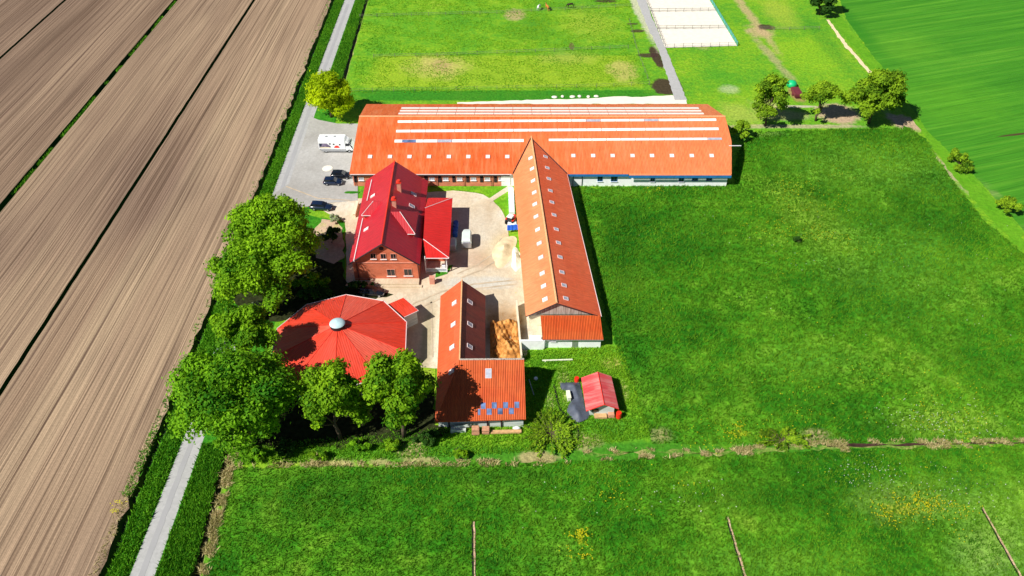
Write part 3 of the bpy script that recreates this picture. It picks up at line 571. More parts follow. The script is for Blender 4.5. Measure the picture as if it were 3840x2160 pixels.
# ------------------------------------------------------------------ trees
def tree(name, label, cat, px, py, zc, r, leaf, n=9000, lobes=26, leaf_s=.42, group=None, trunk=.35, flat=1.0, seed=0, sprawl=0.0, parts=True, lobe_r=(.17, .36)):
    lobes = int(lobes * 1.5); n = int(n * 1.35); leaf_s *= .88
    """r = (rx, ry, rz); (px, py) sights the crown centre at height zc"""
    rg = np.random.default_rng(seed * 77 + 5); c = g(px, py, zc); base = Vector((c.x, c.y, 0)); rx, ry, rz = r
    t = thing(name, label, cat, base, 0, group)
    # lobes over the crown ellipsoid
    d = rg.normal(0, 1, (lobes, 3)); d /= np.linalg.norm(d, axis=1)[:, None]; d[:, 2] = np.where(d[:, 2] < -.35, -d[:, 2], d[:, 2])
    rad = rg.uniform(.40, 1.0, lobes) ** .8; cen = d * rad[:, None] * [rx, ry, rz]; lr = rg.uniform(*lobe_r, lobes) * (rx + ry + rz) / 3
    w = lr ** 2; idx = rg.choice(lobes, n, p=w / w.sum())
    q = rg.normal(0, 1, (n, 3)); q /= np.linalg.norm(q, axis=1)[:, None]; q[:, 2] = np.where((q[:, 2] < -.2) & (rg.uniform(0, 1, n) < .6), -q[:, 2], q[:, 2])
    wav = 1 + .18 * np.sin(q[:, 0] * 7 + idx) * np.sin(q[:, 1] * 8 + idx * 2) + .12 * np.sin(q[:, 2] * 11 + idx * 3)
    pt = cen[idx] + q * (lr[idx] * wav * (rg.uniform(.55, 1.05, n) + (rg.uniform(0, 1, n) < .07) * rg.uniform(0, .45, n)))[:, None] * [1, 1, .8 * flat]
    nrm = q + rg.normal(0, .55, (n, 3)); nrm[:, 2] += .3; nrm /= np.linalg.norm(nrm, axis=1)[:, None]
    a = np.cross(nrm, rg.normal(0, 1, (n, 3))); a /= np.linalg.norm(a, axis=1)[:, None] + 1e-9; b = np.cross(nrm, a)
    s = leaf_s * rg.uniform(.55, 1.25, n)[:, None]
    C0 = pt + np.array([c.x, c.y, zc])
    V = np.empty((n, 4, 3)); V[:, 0] = C0 - a * s; V[:, 1] = C0 - b * s * .55; V[:, 2] = C0 + a * s; V[:, 3] = C0 + b * s * .55
    V[:, :, 2] = np.maximum(V[:, :, 2], .1)
    rnd = np.clip(rg.normal(.5, .15, n) + (rg.normal(0, .2, lobes))[idx], 0, 1)
    fastmesh('crown', V.reshape(-1, 3), np.arange(4 * n).reshape(-1, 4), M[leaf], rnd, t)
    mb = MB(); top = zc + rz * .2
    k = [base + Vector((rg.normal(0, .12) * i, rg.normal(0, .12) * i, top * i / 5)) for i in range(6)]; k[0] = base.copy()
    mb.tube(k, [trunk * (1 - .14 * i) for i in range(6)], 8)
    for i in range(min(lobes, 11)):
        e = Vector(cen[i]) + Vector((c.x, c.y, zc)); s0 = k[2 + i % 3]
        m1 = s0.lerp(e, .5) + Vector((0, 0, -.06 * (e - s0).length)); mb.tube([s0, m1, e], [trunk * .42, trunk * .25, .04], 6)
    mb.build('trunk', M['bark'], t, True)
    return t
ot = 'big trees round the riding ring'
tree('tree', 'big bright green leafy tree beside the road, just left of the parked navy car', 'tree', 690, 592, 9.0, (7.2, 6.4, 6.6), 'leaf_big', 19000, 52, .36, ot, .5, seed=1)
tree('tree', 'biggest green tree, between ploughed field and red brick house', 'tree', 658, 694, 9.0, (8.0, 6.8, 6.2), 'leaf_big', 20000, 56, .36, ot, .5, seed=2)
tree('tree', 'lower green tree beside the road, between the biggest tree and the white blossom shrub', 'tree', 618, 835, 10.5, (4.9, 4.2, 4.0), 'leaf_big', 9000, 30, .32, ot, .3, seed=3)
tree('tree', 'broad dark green tree at the near end of the farm, overhanging the road', 'tree', 592, 1005, 9.0, (9.0, 6.6, 7.0), 'leaf_deep', 26000, 70, .33, ot, .55, seed=4)
tree('tree', 'middle tree in front of the round red roof, standing left of its twin', 'tree', 838, 1015, 8.0, (4.3, 4.0, 6.4), 'leaf_fresh', 11000, 34, .34, ot, .35, seed=5)
tree('tree', 'spreading tree in front of the round red roof, close to the corrugated barn', 'tree', 1003, 998, 9.0, (5.0, 4.4, 6.4), 'leaf_fresh', 13000, 36, .34, ot, .38, seed=6)
tree('tree', 'bright yellow-green round tree beside the road at the far corner of the long barn', 'tree', 826, 246, 5.2, (4.9, 4.6, 5.2), 'leaf_lime', 15000, 34, .36, None, .35, seed=7, lobe_r=(.26, .42))
tr_ = 'trees beyond the right end of the long barn'
tree('tree', 'slim olive green tree nearest the right end of the long barn', 'tree', 1938, 258, 6.0, (3.8, 3.8, 6.2), 'leaf_olive', 6500, 26, .38, tr_, .3, seed=8)
tree('tree', 'thin loose olive tree in the middle of the row beyond the long barn', 'tree', 2066, 252, 5.5, (4.0, 3.4, 5.2), 'leaf_olive', 4600, 22, .36, tr_, .3, seed=9)
tree('tree', 'large wide olive tree at the right end of the row, beside the crop field', 'tree', 2205, 248, 6.5, (7.0, 5.0, 6.2), 'leaf_olive', 12000, 36, .42, tr_, .4, seed=10)
tree('tree', 'dark tree at the top edge beside the crop field', 'tree', 2068, 4, 4.0, (4.8, 4.0, 3.8), 'leaf_dark', 4500, 18, .45, None, .3, seed=11)
tree('bush', 'small dark bush touching the right end of the long barn', 'bush', 1866, 330, 2.0, (2.5, 2.4, 2.4), 'leaf_olive', 2200, 14, .3, None, .12, seed=12)
sh = 'shrubs along the crop field edge'
tree('bush', 'long olive shrub on the crop field edge, third from the top', 'bush', 2412, 405, 1.4, (2.6, 4.4, 1.6), 'leaf_olive', 2200, 16, .28, sh, .1, seed=13)
tree('bush', 'olive shrub on the crop field edge near the right side of the picture', 'bush', 2533, 520, 1.5, (2.6, 2.8, 1.8), 'leaf_olive', 1500, 12, .28, sh, .1, seed=14)
tree('bush', 'small dark shrub alone in the middle of the meadow', 'bush', 2004, 602, .5, (1.2, .9, .7), 'leaf_dark', 300, 7, .2, None, .06, seed=15)
tree('bush', 'round clipped shrub with a pale top left of the house', 'bush', 832, 596, 1.6, (2.0, 2.0, 1.7), 'leaf_dark', 2600, 14, .22, None, .12, seed=16)
tree('bush', 'pale grey-green garden shrub in front of the navy car', 'bush', 842, 552, .9, (1.4, .9, .9), 'leaf_pale', 700, 9, .2, None, .06, seed=17)
tree('bush', 'bright green low shrub in the shade left of the house gable', 'bush', 782, 712, 1.6, (3.6, 1.8, 1.6), 'leaf_big', 2600, 16, .28, None, .1, seed=18)
tree('bush', 'dark shrub against the left corner of the house gable', 'bush', 905, 722, .9, (2.6, 1.0, 1.2), 'leaf_dark', 1600, 12, .24, None, .08, seed=19)
tree('bush', 'shrub covered with white blossom between the roadside trees', 'bush', 555, 898, 8.0, (1.5, 1.2, 1.2), 'blossom', 900, 8, .2, None, .1, seed=20)
tree('bush', 'pale yellowish shrub left of the red ring roof', 'bush', 650, 778, 2.0, (2.4, 1.4, 1.2), 'leaf_pale', 900, 9, .25, None, .1, seed=21)
tree('bush', 'low leafy bushes between road and red ring roof, just left of its far edge', 'bush', 600, 800, 1.4, (3.2, 2.4, 1.5), 'leaf_big', 2600, 16, .28, None, .1, seed=22)
tree('bush', 'low dark bush in deep shade between the garden bed and the ring roof', 'bush', 800, 745, 1.2, (4.0, 1.6, 1.3), 'leaf_dark', 2600, 16, .28, None, .1, seed=23)
hg = 'hedge shrubs along the near side of the farm'
for i, (x, y, rr_, lf, wd) in enumerate(((640, 1140, 2.0, 'leaf_deep', 'leafy shrub at the left end of the near hedge, beside the road ditch'), (720, 1130, 1.9, 'leaf_dark', 'dark shrub in the near hedge, under the broad tree'), (800, 1150, 1.4, 'leaf_fresh', 'light green shrub in the near hedge, below the middle tree'), (905, 1120, 1.8, 'leaf_deep', 'dense shrub in the near hedge between the two twin trees'), (985, 1120, 1.4, 'leaf_fresh', 'fresh green shrub in the near hedge below the spreading tree'), (1070, 1100, 1.8, 'leaf_dark', 'dark shrub in the near hedge by the corrugated barn corner'), (1160, 1140, 1.1, 'leaf_fresh', 'small fresh shrub in the near hedge below the brick pallets'), (560, 1110, 1.5, 'leaf_deep', 'leafy shrub hanging over the road edge under the broad tree'))):
    tree('bush', wd, 'bush', x, y, .8, (rr_, rr_ * .8, .9), lf, 1300, 10, .24, hg, .07, seed=30 + i)
def spray(px, py, rad, n, leaf, label, z=1.6, sx=1, sy=1, seed=0):
    rg = np.random.default_rng(seed); c = g(px, py); t = thing('willow_bush', label, 'bush', c); mb = MB(); LV = []; 
    for k in range(n):
        a = rg.uniform(0, 6.28); L = rad * rg.uniform(.5, 1.05); h = z * rg.uniform(.3, 1.1); d = Vector((math.cos(a) * sx, math.sin(a) * sy, 0))
        p = [c + d * L * q + Vector((rg.normal(0, .1), rg.normal(0, .1), h * math.sin(q * 2.3))) for q in (0, .35, .7, 1)]
        mb.tube(p, [.07, .05, .03, .015], 5)
        for _ in range(60):
            q = rg.uniform(.15, 1.0); i = min(2, int(q * 3)); s = p[i].lerp(p[i + 1], q * 3 - i) + Vector(rg.normal(0, .12, 3)); e = d * .34 + Vector(rg.normal(0, .12, 3)); o = Vector((-d.y, d.x, .3)) * .11
            LV += [s, s + e * .5 + o, s + e, s + e * .5 - o]
    LV = np.array([tuple(v) for v in LV]); m = len(LV) // 4
    fastmesh('crown', LV, np.arange(4 * m).reshape(-1, 4), M[leaf], rg.uniform(0, 1, m), t); mb.build('trunk', M['bark'], t)
spray(1385, 1095, 4.3, 75, 'leaf_olive', 'spreading olive willow bush with radiating shoots right of the pallets', 1.0, seed=3)
spray(1968, 1112, 3.4, 34, 'leaf_olive', 'flattened olive willow bush on the dry ditch bank between the meadows', 1.0, 1.2, .7, seed=4)

# ------------------------------------------------------------------ building helpers
UP = Vector((0, 0, 1))
def plane_box(mb, c, u, v, du, dv, h, mi=0):
    """box lying on a sloping plane: c centre on the plane, u/v unit vectors in it"""
    n = u.cross(v).normalized(); n = n if n.z > 0 else -n
    lo = [c + u * sx * du / 2 + v * sy * dv / 2 - n * .05 for sx, sy in ((-1, -1), (1, -1), (1, 1), (-1, 1))]; hi = [p + n * (h + .05) for p in lo]
    if (lo[1] - lo[0]).cross(lo[2] - lo[1]).dot(n) < 0: lo.reverse(); hi.reverse()
    mb.poly(hi, mi); mb.poly(lo[::-1], mi)
    for k in range(4): j = (k + 1) % 4; mb.poly([lo[k], lo[j], hi[j], hi[k]], mi)
def skylight(parent, c, u, v, du, dv, mat, name='skylight', frame=True, h=.09):
    if mat is M['grp'] and random.random() < .35: mat = M['grp_dull']
    mb = MB(); plane_box(mb, c, u, v, du, dv, h); o = mb.build(name, mat, parent)
    if frame:
        n = u.cross(v).normalized(); n = n if n.z > 0 else -n; f = MB()
        for s in (-1, 1):
            plane_box(f, c + u * s * du / 2, u, v, .06, dv + .06, h + .04); plane_box(f, c + v * s * dv / 2, u, v, du - .06, .06, h + .04)
        f.build('frame', M['gutter'], o)
    return o
def roof(parent, polys, mat, th=.16, name='roof'):
    mb = MB()
    for p in polys: mb.slab(p, th)
    return mb.build(name, mat, parent)
def cap(parent, a, b, mat, w=.3, name='ridge', par=None):
    mb = MB(); a, b = Vector(a), Vector(b); mb.tube([a, b], w / 2, 6); return mb.build(name, mat, par or parent)
def opening(parent, c, w, h, ny=-1, axis='x', frame='white', glass='glass', name='window', depth=.1, sill=True, bars=1):
    """window: frame with glass pane and sill, on a wall facing -Y (axis x) or +-X (axis y)"""
    c = Vector(c); f = MB(); t = .08
    def bx(mb, du, dz, wu, wz, d0, th):
        if axis == 'x': mb.box((c.x + du, c.y + ny * d0, c.z + dz), (wu, th, wz))
        else: mb.box((c.x + ny * d0, c.y + du, c.z + dz), (th, wu, wz))
    bx(f, 0, h / 2, w + t, t, .03, depth); bx(f, 0, -h / 2, w + t, t, .03, depth); bx(f, -w / 2, 0, t, h - t, .03, depth); bx(f, w / 2, 0, t, h - t, .03, depth)
    for k in range(bars): bx(f, (k + 1) * w / (bars + 1) - w / 2, 0, .05, h - t, .02, depth * .7)
    o = f.build(name, M[frame], parent); p = MB(); bx(p, 0, 0, w - t, h - t, -.01, .06); p.build('pane', M[glass], o)
    if sill: q = MB(); bx(q, 0, -h / 2 - .09, w + .25, .07, .10, .2); q.build('sill', M['white'], o)
    return o
def walls(mb, pts, z0=0, mi=0):
    """pts: list of (x, y, top) corners in order"""
    n = len(pts)
    for k in range(n):
        a, b = pts[k], pts[(k + 1) % n]; mb.poly([(a[0], a[1], z0), (b[0], b[1], z0), (b[0], b[1], b[2]), (a[0], a[1], a[2])], mi)
def downpipe(parent, x, y, z): mb = MB(); mb.tube([(x, y, z), (x, y, .1)], .06, 6); return mb.build('downpipe', M['dark_trim'], parent)

# ------------------------------------------------------------------ long barn
LB = thing('stable_barn', 'very long orange roofed stable barn with white rooflight strips, running across behind all the others', 'barn', (0, 157, 0))
xl, xr = -34.3, 46.3; Yf, Yr, Yb = 143.6, 159.7, 171.6; Zf, Zr, Zb = 3.4, 8.1, 4.9
sl = (Zr - Zf) / (Yr - Yf); zf = lambda y: Zf + (y - Yf) * sl; Yk = 152.6
tl = [(xl, Yf, Zf), (xl + .2, Yk, zf(Yk)), (xl + .35, Yr, Zr)]; trr = [(xr, Yf, Zf), (xr + 1.4, Yk, zf(Yk)), (xr + 1.1, Yr, Zr)]
tbl, tbr = (xl - .1, Yb, Zb), (xr - .1, Yb, Zb)
roof(LB, [[tl[0], trr[0], trr[1], tl[1]], [tl[1], trr[1], trr[2], tl[2]], [tl[2], trr[2], tbr, tbl]], M['tile_orange'])
cap(LB, Vector(tl[2]) + UP * .06, Vector(trr[2]) + UP * .06, M['ridge_cap'], .32)
wb = MB(); walls(wb, [(xl + .5, Yf + .5, zf(Yf + .5) - .25), (-.5, Yf + .5, zf(Yf + .5) - .25), (-.5, Yf + 1, 3.4), (xl + .5, Yf + 1, 3.4)]); wb.build('brick_front', M['brick2'], LB)
wb = MB(); walls(wb, [(-.4, Yf + .5, 3.2), (xr - .5, Yf + .5, 3.2), (xr + .9, Yk, zf(Yk) - .2), (xr + .6, Yr, Zr - .2), (xr - .6, Yb - .5, Zb - .1), (xl + .5, Yb - .5, Zb - .1), (xl + .8, Yr, Zr - .2), (xl + .7, Yf + 1.2, 3.5), (-.4, Yf + 1.2, 3.5)]); wb.build('wall', M['white_wall'], LB)
mb = MB(); mb.box(((-34.2 + 0) / 2, Yf - .06, Zf - .12), (34, .14, .14)); mb.build('gutter', M['gutter'], LB)
mb = MB(); mb.box((-17.2, Yf + .10, Zf - .36), (33.4, .10, .46)); mb.build('fascia', M['dark_trim'], LB, )
mb = MB(); mb.box((18.1, Yf - .04, Zf - .36), (12.9, .08, .5)); mb.box((35.4, Yf - .46, Zf - .42), (21.6, .10, .55)); mb.build('fascia', M['fascia'], LB)
mb = MB(); mb.slab([(24.7, Yf - .35, Zf - .08), (46.2, Yf - .35, Zf - .08), (46.2, Yf + .05, Zf + .04), (24.7, Yf + .05, Zf + .04)], .1); mb.build('eave_strip', M['tile_pale'], LB)
u = Vector((1, 0, 0)); v = Vector((0, Yr - Yf, Zr - Zf)).normalized(); vb = Vector((0, Yb - Yr, Zb - Zr)).normalized()
nf = u.cross(v); nb_ = u.cross(vb)
pf = Vector((0, Yf, Zf)); pr = Vector((0, Yr, Zr))
for x in (931, 981, 1030, 1079, 1129, 1178, 1227, 1276): skylight(LB, hit(x, 394.5, pf, nf), u, v, .85, .85, M['grp'])
for x in (1442, 1492, 1541, 1591, 1640, 1690, 1740, 1790): skylight(LB, hit(x, 392, pf, nf), u, v, .85, .85, M['grp'])
def strip(x0, x1, y0, y1, pp, nn, vv, dv, mat='grp', seg=3.1):
    a, b = hit(x0, y0, pp, nn), hit(x1, y1, pp, nn); L = (b - a).length; k = max(1, int(L / seg)); d = (b - a) / k
    mb = MB(); kk = random.Random(int(x0 + y0))
    for i in range(k): plane_box(mb, a + d * (i + .5), (b - a).normalized(), vv, d.length - .10, dv, .10, 1 if kk.random() < .07 else 0)
    return mb.build('rooflight_strip', [M[mat], M['glass_grey']], LB)
strip(992, 1318, 355.5, 354, pf, nf, v, .8); strip(1380, 1816, 352.5, 349.5, pf, nf, v, .62)
strip(996, 1808, 330.5, 324.5, pf, nf, v, .72); strip(1000, 1802, 306.5, 301.5, pf, nf, v, .66)
mbb = MB(); plane_box(mbb, hit(1029, 355.6, pf, nf), u, v, 3.0, .75, .13); mbb.build('blue_rooflight', M['glass_blue'], LB)
for y in (2.6, 5.2, 7.8): 
    mb = MB(); k = 16; x0 = -25.6
    for i in range(k): plane_box(mb, Vector((x0 + (i + .5) * 4.3, Yr + y, Zr + y * vb.z / vb.y)), u, vb, 4.2, 1.05, .12)
    mb.build('rooflight_strip', M['grp'], LB)
for x in (-32.6, -17.6, -14.65, -11.7, -8.75, -5.8, -2.85):
    o = opening(LB, (x + .55, Yf + .5, 1.9), 1.05, .75, glass='glass_grey', bars=1)
    mb = MB(); mb.box((x - .65, Yf + .44, 1.75), (.7, .06, 1.4)); mb.cyl((x - .65, Yf + .44, 2.45), .35, .06, 'y', 16); mb.build('stable_door', M['dark_trim'], LB)
for x in (-33.4, -16, -10.2, -4.3): downpipe(LB, x, Yf + .3, 3.1)
mb = MB(); mb.box((-1.3, Yf + .42, 1.45), (1.9, .08, 2.9)); mb.build('door', M['white'], LB)
for x, w, h in ((18.7, 1.0, 1.2), (21.7, 1.3, 1.3), (29.9, .9, 1.4), (36.0, 1.0, 1.4), (38.9, 1.2, .9), (41.9, 1.2, .9)): opening(LB, (x, Yf + .5, 1.9), w, h, frame='fascia')
for x in (13.0, 14.9): downpipe(LB, x, Yf + .4, 3.1)
mb = MB(); mb.box((47.9, 150.2, 6.3), (2.6, .12, .12)); mb.build('gutter', M['white'], LB)

# ------------------------------------------------------------------ wing barn
WB = thing('wing_barn', 'long orange roofed wing barn with two rows of small rooflights, running toward the viewer', 'barn', (7, 122, 0))
sW, sR, sE = Vector((2.35, 100.0, 2.8)), Vector((7.5, 99.9, 5.95)), Vector((15.15, 100.0, 2.8))
nW, nE = Vector((.1, 146, 3.4)), Vector((11.55, 146, 3.4))
def plane_z(a, b, c, x, y): n = (b - a).cross(c - a); return a.z - (n.x * (x - a.x) + n.y * (y - a.y)) / n.z
n1, n2 = (nW - sW).cross(sR - sW), (nE - sE).cross(sR - sE); dr = n1.cross(n2).normalized(); nR = sR + dr * ((156.0 - sR.y) / dr.y); print('wing ridge', nR)
for e_, k_ in ((nW, .2), (nE, 11.6)):
    mb = MB(); zr_ = lambda p: zf(p[1]); p0 = Vector((k_, 143.6, 3.5)); mb.tube([p0, Vector((nR.x, Yf + (nR.z - Zf) / sl, nR.z + .06))], .11, 5); mb.build('valley', M['dark_trim'], WB)
roof(WB, [[sW, nW, nR, sR]], M['tile_pale']); roof(WB, [[sR, nR, nE, sE]], roofmat('orange_red_sheets_east', (.96, .155, .05), (.96, .20, .08), .25, 1.4, (.8, .12, .05), w=.35, grime=.2))
cap(WB, sR + UP * .05, nR + UP * .05, M['ridge_cap'], .34)
mb = MB(); walls(mb, [(2.9, 100.6, 2.6), (14.5, 100.6, 2.6), (11.5, 143.5, 2.6), (.85, 143.5, 2.6)]); mb.build('wall', M['cream'], WB)
mb = MB(); mb.poly([(4.6, 100.35, 2.9), (14.4, 100.35, 2.9), (14.4, 100.35, 2.98), (7.5, 100.35, 5.72), (4.6, 100.35, 3.95)]); mb.poly([(2.6, 100.4, 2.6), (4.6, 100.4, 2.6), (4.6, 100.4, 3.95), (2.6, 100.4, 2.75)]); mb.build('gable_boards', M['boards'], WB)
mb = MB(); mb.tube([sW - UP * .12, sR - UP * .12], .09, 5); mb.tube([sR - UP * .12, sE - UP * .12], .09, 5); mb.build('bargeboard', M['dark_trim'], WB)
mb = MB(); mb.tube([sE + Vector((.05, 0, -.05)), nE + Vector((.05, -2.5, -.05))], .09, 6); mb.build('gutter', M['gutter'], WB)
uW = (nW - sW).normalized(); vW = (sR - sW); vW = (vW - uW * vW.dot(uW)).normalized(); nWn = uW.cross(vW)
uE = (nE - sE).normalized(); vE = (sR - sE); vE = (vE - uE * vE.dot(uE)).normalized(); nEn = uE.cross(vE)
for x, y in ((1335, 398), (1339, 425), (1341.5, 455), (1344.5, 484.5), (1346, 514), (1349, 545), (1353, 578), (1357, 612.5), (1361, 648), (1364.5, 688), (1368, 720), (1371.5, 753.5)):
    skylight(WB, hit(x, y, sW, nWn), uW, vW, .85, .95, M['grp'])
for x, y in ((1372, 394.5), (1376.5, 422.5), (1380.5, 450), (1384, 480), (1388, 509), (1393.5, 541), (1399, 577), (1404.5, 611), (1408.5, 647), (1413, 685), (1418.5, 718), (1423, 751)):
    skylight(WB, hit(x, y, sE, nEn), uE, vE, .75, .85, M['glass_grey'])

# lean-to at the near end of the wing barn
LT = thing('lean_to', 'low white walled lean-to with corrugated orange roof against the near end of the wing barn', 'outbuilding', (10, 97, 0))
roof(LT, [[(5.05, 95.0, 2.25), (15.15, 94.95, 2.25), (14.95, 100.0, 3.0), (4.85, 100.0, 3.0)]], M['corr'], .12)
mb = MB(); walls(mb, [(5.4, 95.3, 2.1), (14.8, 95.3, 2.1), (14.7, 100.2, 2.8), (5.2, 100.2, 2.8)]); mb.build('wall', M['white_wall'], LT)
mb = MB(); mb.box((10.1, 94.9, 2.12), (10.1, .1, .1)); mb.build('gutter', M['steel'], LT)
opening(LT, (6.8, 95.3, 1.75), .9, .45, glass='glass_grey'); mb = MB(); mb.box((10.5, 95.26, 1.0), (.95, .06, 1.9)); mb.build('door', M['steel'], LT)
mb = MB(); mb.box((3.35, 94.95, 1.0), (4.1, .25, 2.0)); mb.box((3.35, 94.95, 2.03), (4.2, .33, .06)); tag(mb.build('yard_wall', M['white_wall']), 'white rendered yard wall left of the lean-to', 'wall')
mb = MB(); mb.box((3.9, 96.6, .5), (1.9, 1.1, 1.0)); mb.box((3.9, 96.6, 1.03), (2.0, 1.2, .06)); mb.box((3.9, 96.03, .5), (1.5, .04, .12)); tag(mb.build('storage_bin', M['white']), 'white storage bin standing behind the white yard wall', 'bin')

# ------------------------------------------------------------------ brick farmhouse
H = thing('farmhouse', 'red brick farmhouse with steep crimson roof, dormers and two chimneys', 'house', (-22, 125, 0))
SW, SR, SK = Vector((-29.4, 112.1, 4.5)), Vector((-23.05, 112.1, 9.0)), Vector((-17.3, 112.3, 4.55)); NW_, NR, NK = Vector((-30.1, 139.3, 4.5)), Vector((-23.75, 139.6, 9.0)), Vector((-18.5, 139.6, 4.75))
NK.z = plane_z(SR, SK, NR, NK.x, NK.y); NW_.z = plane_z(SR, SW, NR, NW_.x, NW_.y)
SO, NO = Vector((-16.65, 112.3, 4.15)), Vector((-17.3, 139.6, 4.25))
roof(H, [[SW, SR, NR, NW_], [SR, SK, NK, NR], [SK, SO, NO, NK]], M['sheet_house'], .18)
cap(H, SR + UP * .05, NR + UP * .05, M['red_cap'], .28)
mb = MB(); ys, yn = 112.75, 139.0
mb.poly([(-28.9, ys, 0), (-17.0, ys, 0), (-17.0, ys, 4.1), (-17.5, ys, 4.5), (-23.05, ys, 8.75), (-28.9, ys, 4.6)]); mb.poly([(-17.8, yn, 0), (-29.6, yn, 0), (-29.6, yn, 4.6), (-23.75, yn, 8.75), (-18, yn, 4.5)])
mb.poly([(-17.0, ys, 0), (-17.8, yn, 0), (-17.8, yn, 4.2), (-17.0, ys, 4.1)]); mb.poly([(-29.6, yn, 0), (-28.9, ys, 0), (-28.9, ys, 4.6), (-29.6, yn, 4.6)]); mb.build('wall', M['brick'], H)
mb = MB(); mb.box((-22.9, ys - .05, 4.25), (11.9, .12, .14)); mb.box((-22.9, ys - .04, .55), (11.9, .1, .1)); mb.build('string_course', M['salmon'], H)
mb = MB(); mb.tube([SW + Vector((0, 0, -.1)), SR + Vector((0, 0, -.1)), SK - UP * .1, SO - UP * .1], .12, 6); mb.build('bargeboard', M['dark_trim'], H)
for x, y in ((643, 838), (765, 840), (886, 840)):
    p = hit(*A3(x, y), (0, ys, 0), (0, 1, 0)); opening(H, p, .95, 1.15, frame='salmon')
for x, y in ((858, 1035), (1063, 1032)):
    p = hit(*A3(x, y), (0, ys, 0), (0, 1, 0)); opening(H, p, 1.45, 1.5, frame='salmon')
p = hit(*A3(740, 745), (0, ys, 0), (0, 1, 0)); mb = MB(); mb.cyl((p.x, ys - .03, p.z), .42, .08, 'y', 18); mb.build('gable_vent', M['dark_trim'], H)
mb = MB(); mb.tube([(-28.1, ys - .1, 4.3), (-28.1, ys - .1, .1)], .07, 6); mb.tube([(-17.1, ys - .1, 4.0), (-17.0, ys - .1, .1)], .07, 6); mb.build('downpipe', M['dark_trim'], H)
uH = (NW_ - SW).normalized(); vH = SR - SW; vH = (vH - uH * vH.dot(uH)).normalized(); nH = uH.cross(vH)
uK = (NK - SK).normalized(); vK = SR - SK; vK = (vK - uK * vK.dot(uK)).normalized(); nK = uK.cross(vK)
for a, b in (((630, -80), (572, 175)), ((522, 385), (412, 905))):
    a, b = hit(*A3(*a), SW, nH), hit(*A3(*b), SW, nH); mb = MB(); plane_box(mb, (a + b) / 2, (b - a).normalized(), vH, (b - a).length, .2, .16); mb.build('snow_guard', M['gutter'], H)
for x, y in ((640, 112), (560, 515)): skylight(H, hit(*A3(x, y), SW, nH), uH, vH, .7, 1.1, M['grp'])
for x, y in ((1130, 90), (1108, 235)): skylight(H, hit(*A3(x, y), SK, nK), uK, vK, .8, 1.15, M['glass_grey'])
# dormers
def dormer(xr0, xr1, xe, yc, hw, zr, ze, zb, ew):
    """xr0..xr1 ridge (uphill to outer), xe eave corner x, yc centre, hw half width"""
    A, B = Vector((xr0, yc, zr)), Vector((xr1, yc, zr)); S1, N1 = Vector((xe, yc - hw, ze)), Vector((xe, yc + hw, ze))
    xi = xe - ew; S0, N0 = Vector((xi, yc - hw, ze)), Vector((xi, yc + hw, ze))
    d = bpy.data.objects.new('dormer', None); 
    mb = MB(); mb.slab([A, B, S1, S0], .12); mb.slab([A, B, N1, N0], .12); mb.slab([B, S1, N1], .12); o = mb.build('dormer', M['sheet_house'], H)
    s = 1 if xe > xr1 else -1; wx = xe - s * .3
    m2 = MB(); walls(m2, [(xi - s * .8, yc - hw + .3, ze - .05), (wx, yc - hw + .3, ze - .05), (wx, yc + hw - .3, ze - .05), (xi - s * .8, yc + hw - .3, ze - .05)], zb); m2.build('dormer_wall', M['brick'], o)
    m3 = MB(); m3.tube([S0 - UP * .02 + Vector((0, -.05, 0)), S1 + Vector((0, -.05, -.02))], .07, 6); m3.tube([B + UP * .03, S1 + UP * .03], .06, 6); m3.build('trim', M['gutter'], o)
    for k in (-1, 0, 1):
        m4 = MB(); m4.box((wx + s * .02, yc + k * hw * .5, ze - .55), (.08, 1.0, .7)); m4.build('window', M['glass'], o)
    return o
dormer(-23.0, -20.95, -17.95, 122.6, 3.6, 8.5, 6.0, 4.4, 2.35)
dormer(-24.3, -26.5, -28.6, 126.7, 2.5, 8.05, 6.5, 4.8, -2.1)
for x, y in ((-21.95, 130.8), (-22.25, 125.0)):
    mb = MB(); mb.box((x, y, 8.3), (.75, .75, 2.6)); o = mb.build('chimney', M['salmon'], H)
    mb = MB(); mb.box((x, y, 9.68), (.95, .95, .16)); mb.cyl((x, y, 9.95), .42, .4, 'z', 12, r2=.34); mb.build('chimney_cap', M['red_cap'], o)
# east wing
hN, hS = Vector((-17.0, 128.9, 4.95)), Vector((-16.5, 118.8, 4.95)); NE, NWc, SE, SWc = Vector((-11.95, 133.8, 4.0)), Vector((-16.9, 133.8, 4.0)), Vector((-11.5, 114.4, 4.0)), Vector((-15.7, 114.4, 4.0))
roof(H, [[hN, hS, SE, NE], [hN, NE, NWc], [hS, SWc, SE]], M['sheet_wing'], .14, 'wing_roof')
for a_, b_ in ((hS, SE), (hN, NE)): mb = MB(); mb.tube([a_ + UP * .03, b_ + UP * .03], .06, 6); mb.build('hip_trim', M['gutter'], H)
mb = MB(); mb.tube([SWc + Vector((0, -.05, -.04)), SE + Vector((0, -.05, -.04))], .08, 6); mb.build('gutter', M['gutter'], H)
mb = MB(); walls(mb, [(-16.4, 118.2, 3.95), (-12.1, 118.2, 3.95), (-12.4, 133.2, 3.95), (-16.8, 133.2, 3.95)]); mb.build('wing_wall', M['brick'], H)
for y in (121, 125.5, 130): opening(H, (-12.2, y, 2.0), 1.4, 1.3, ny=1, axis='y')
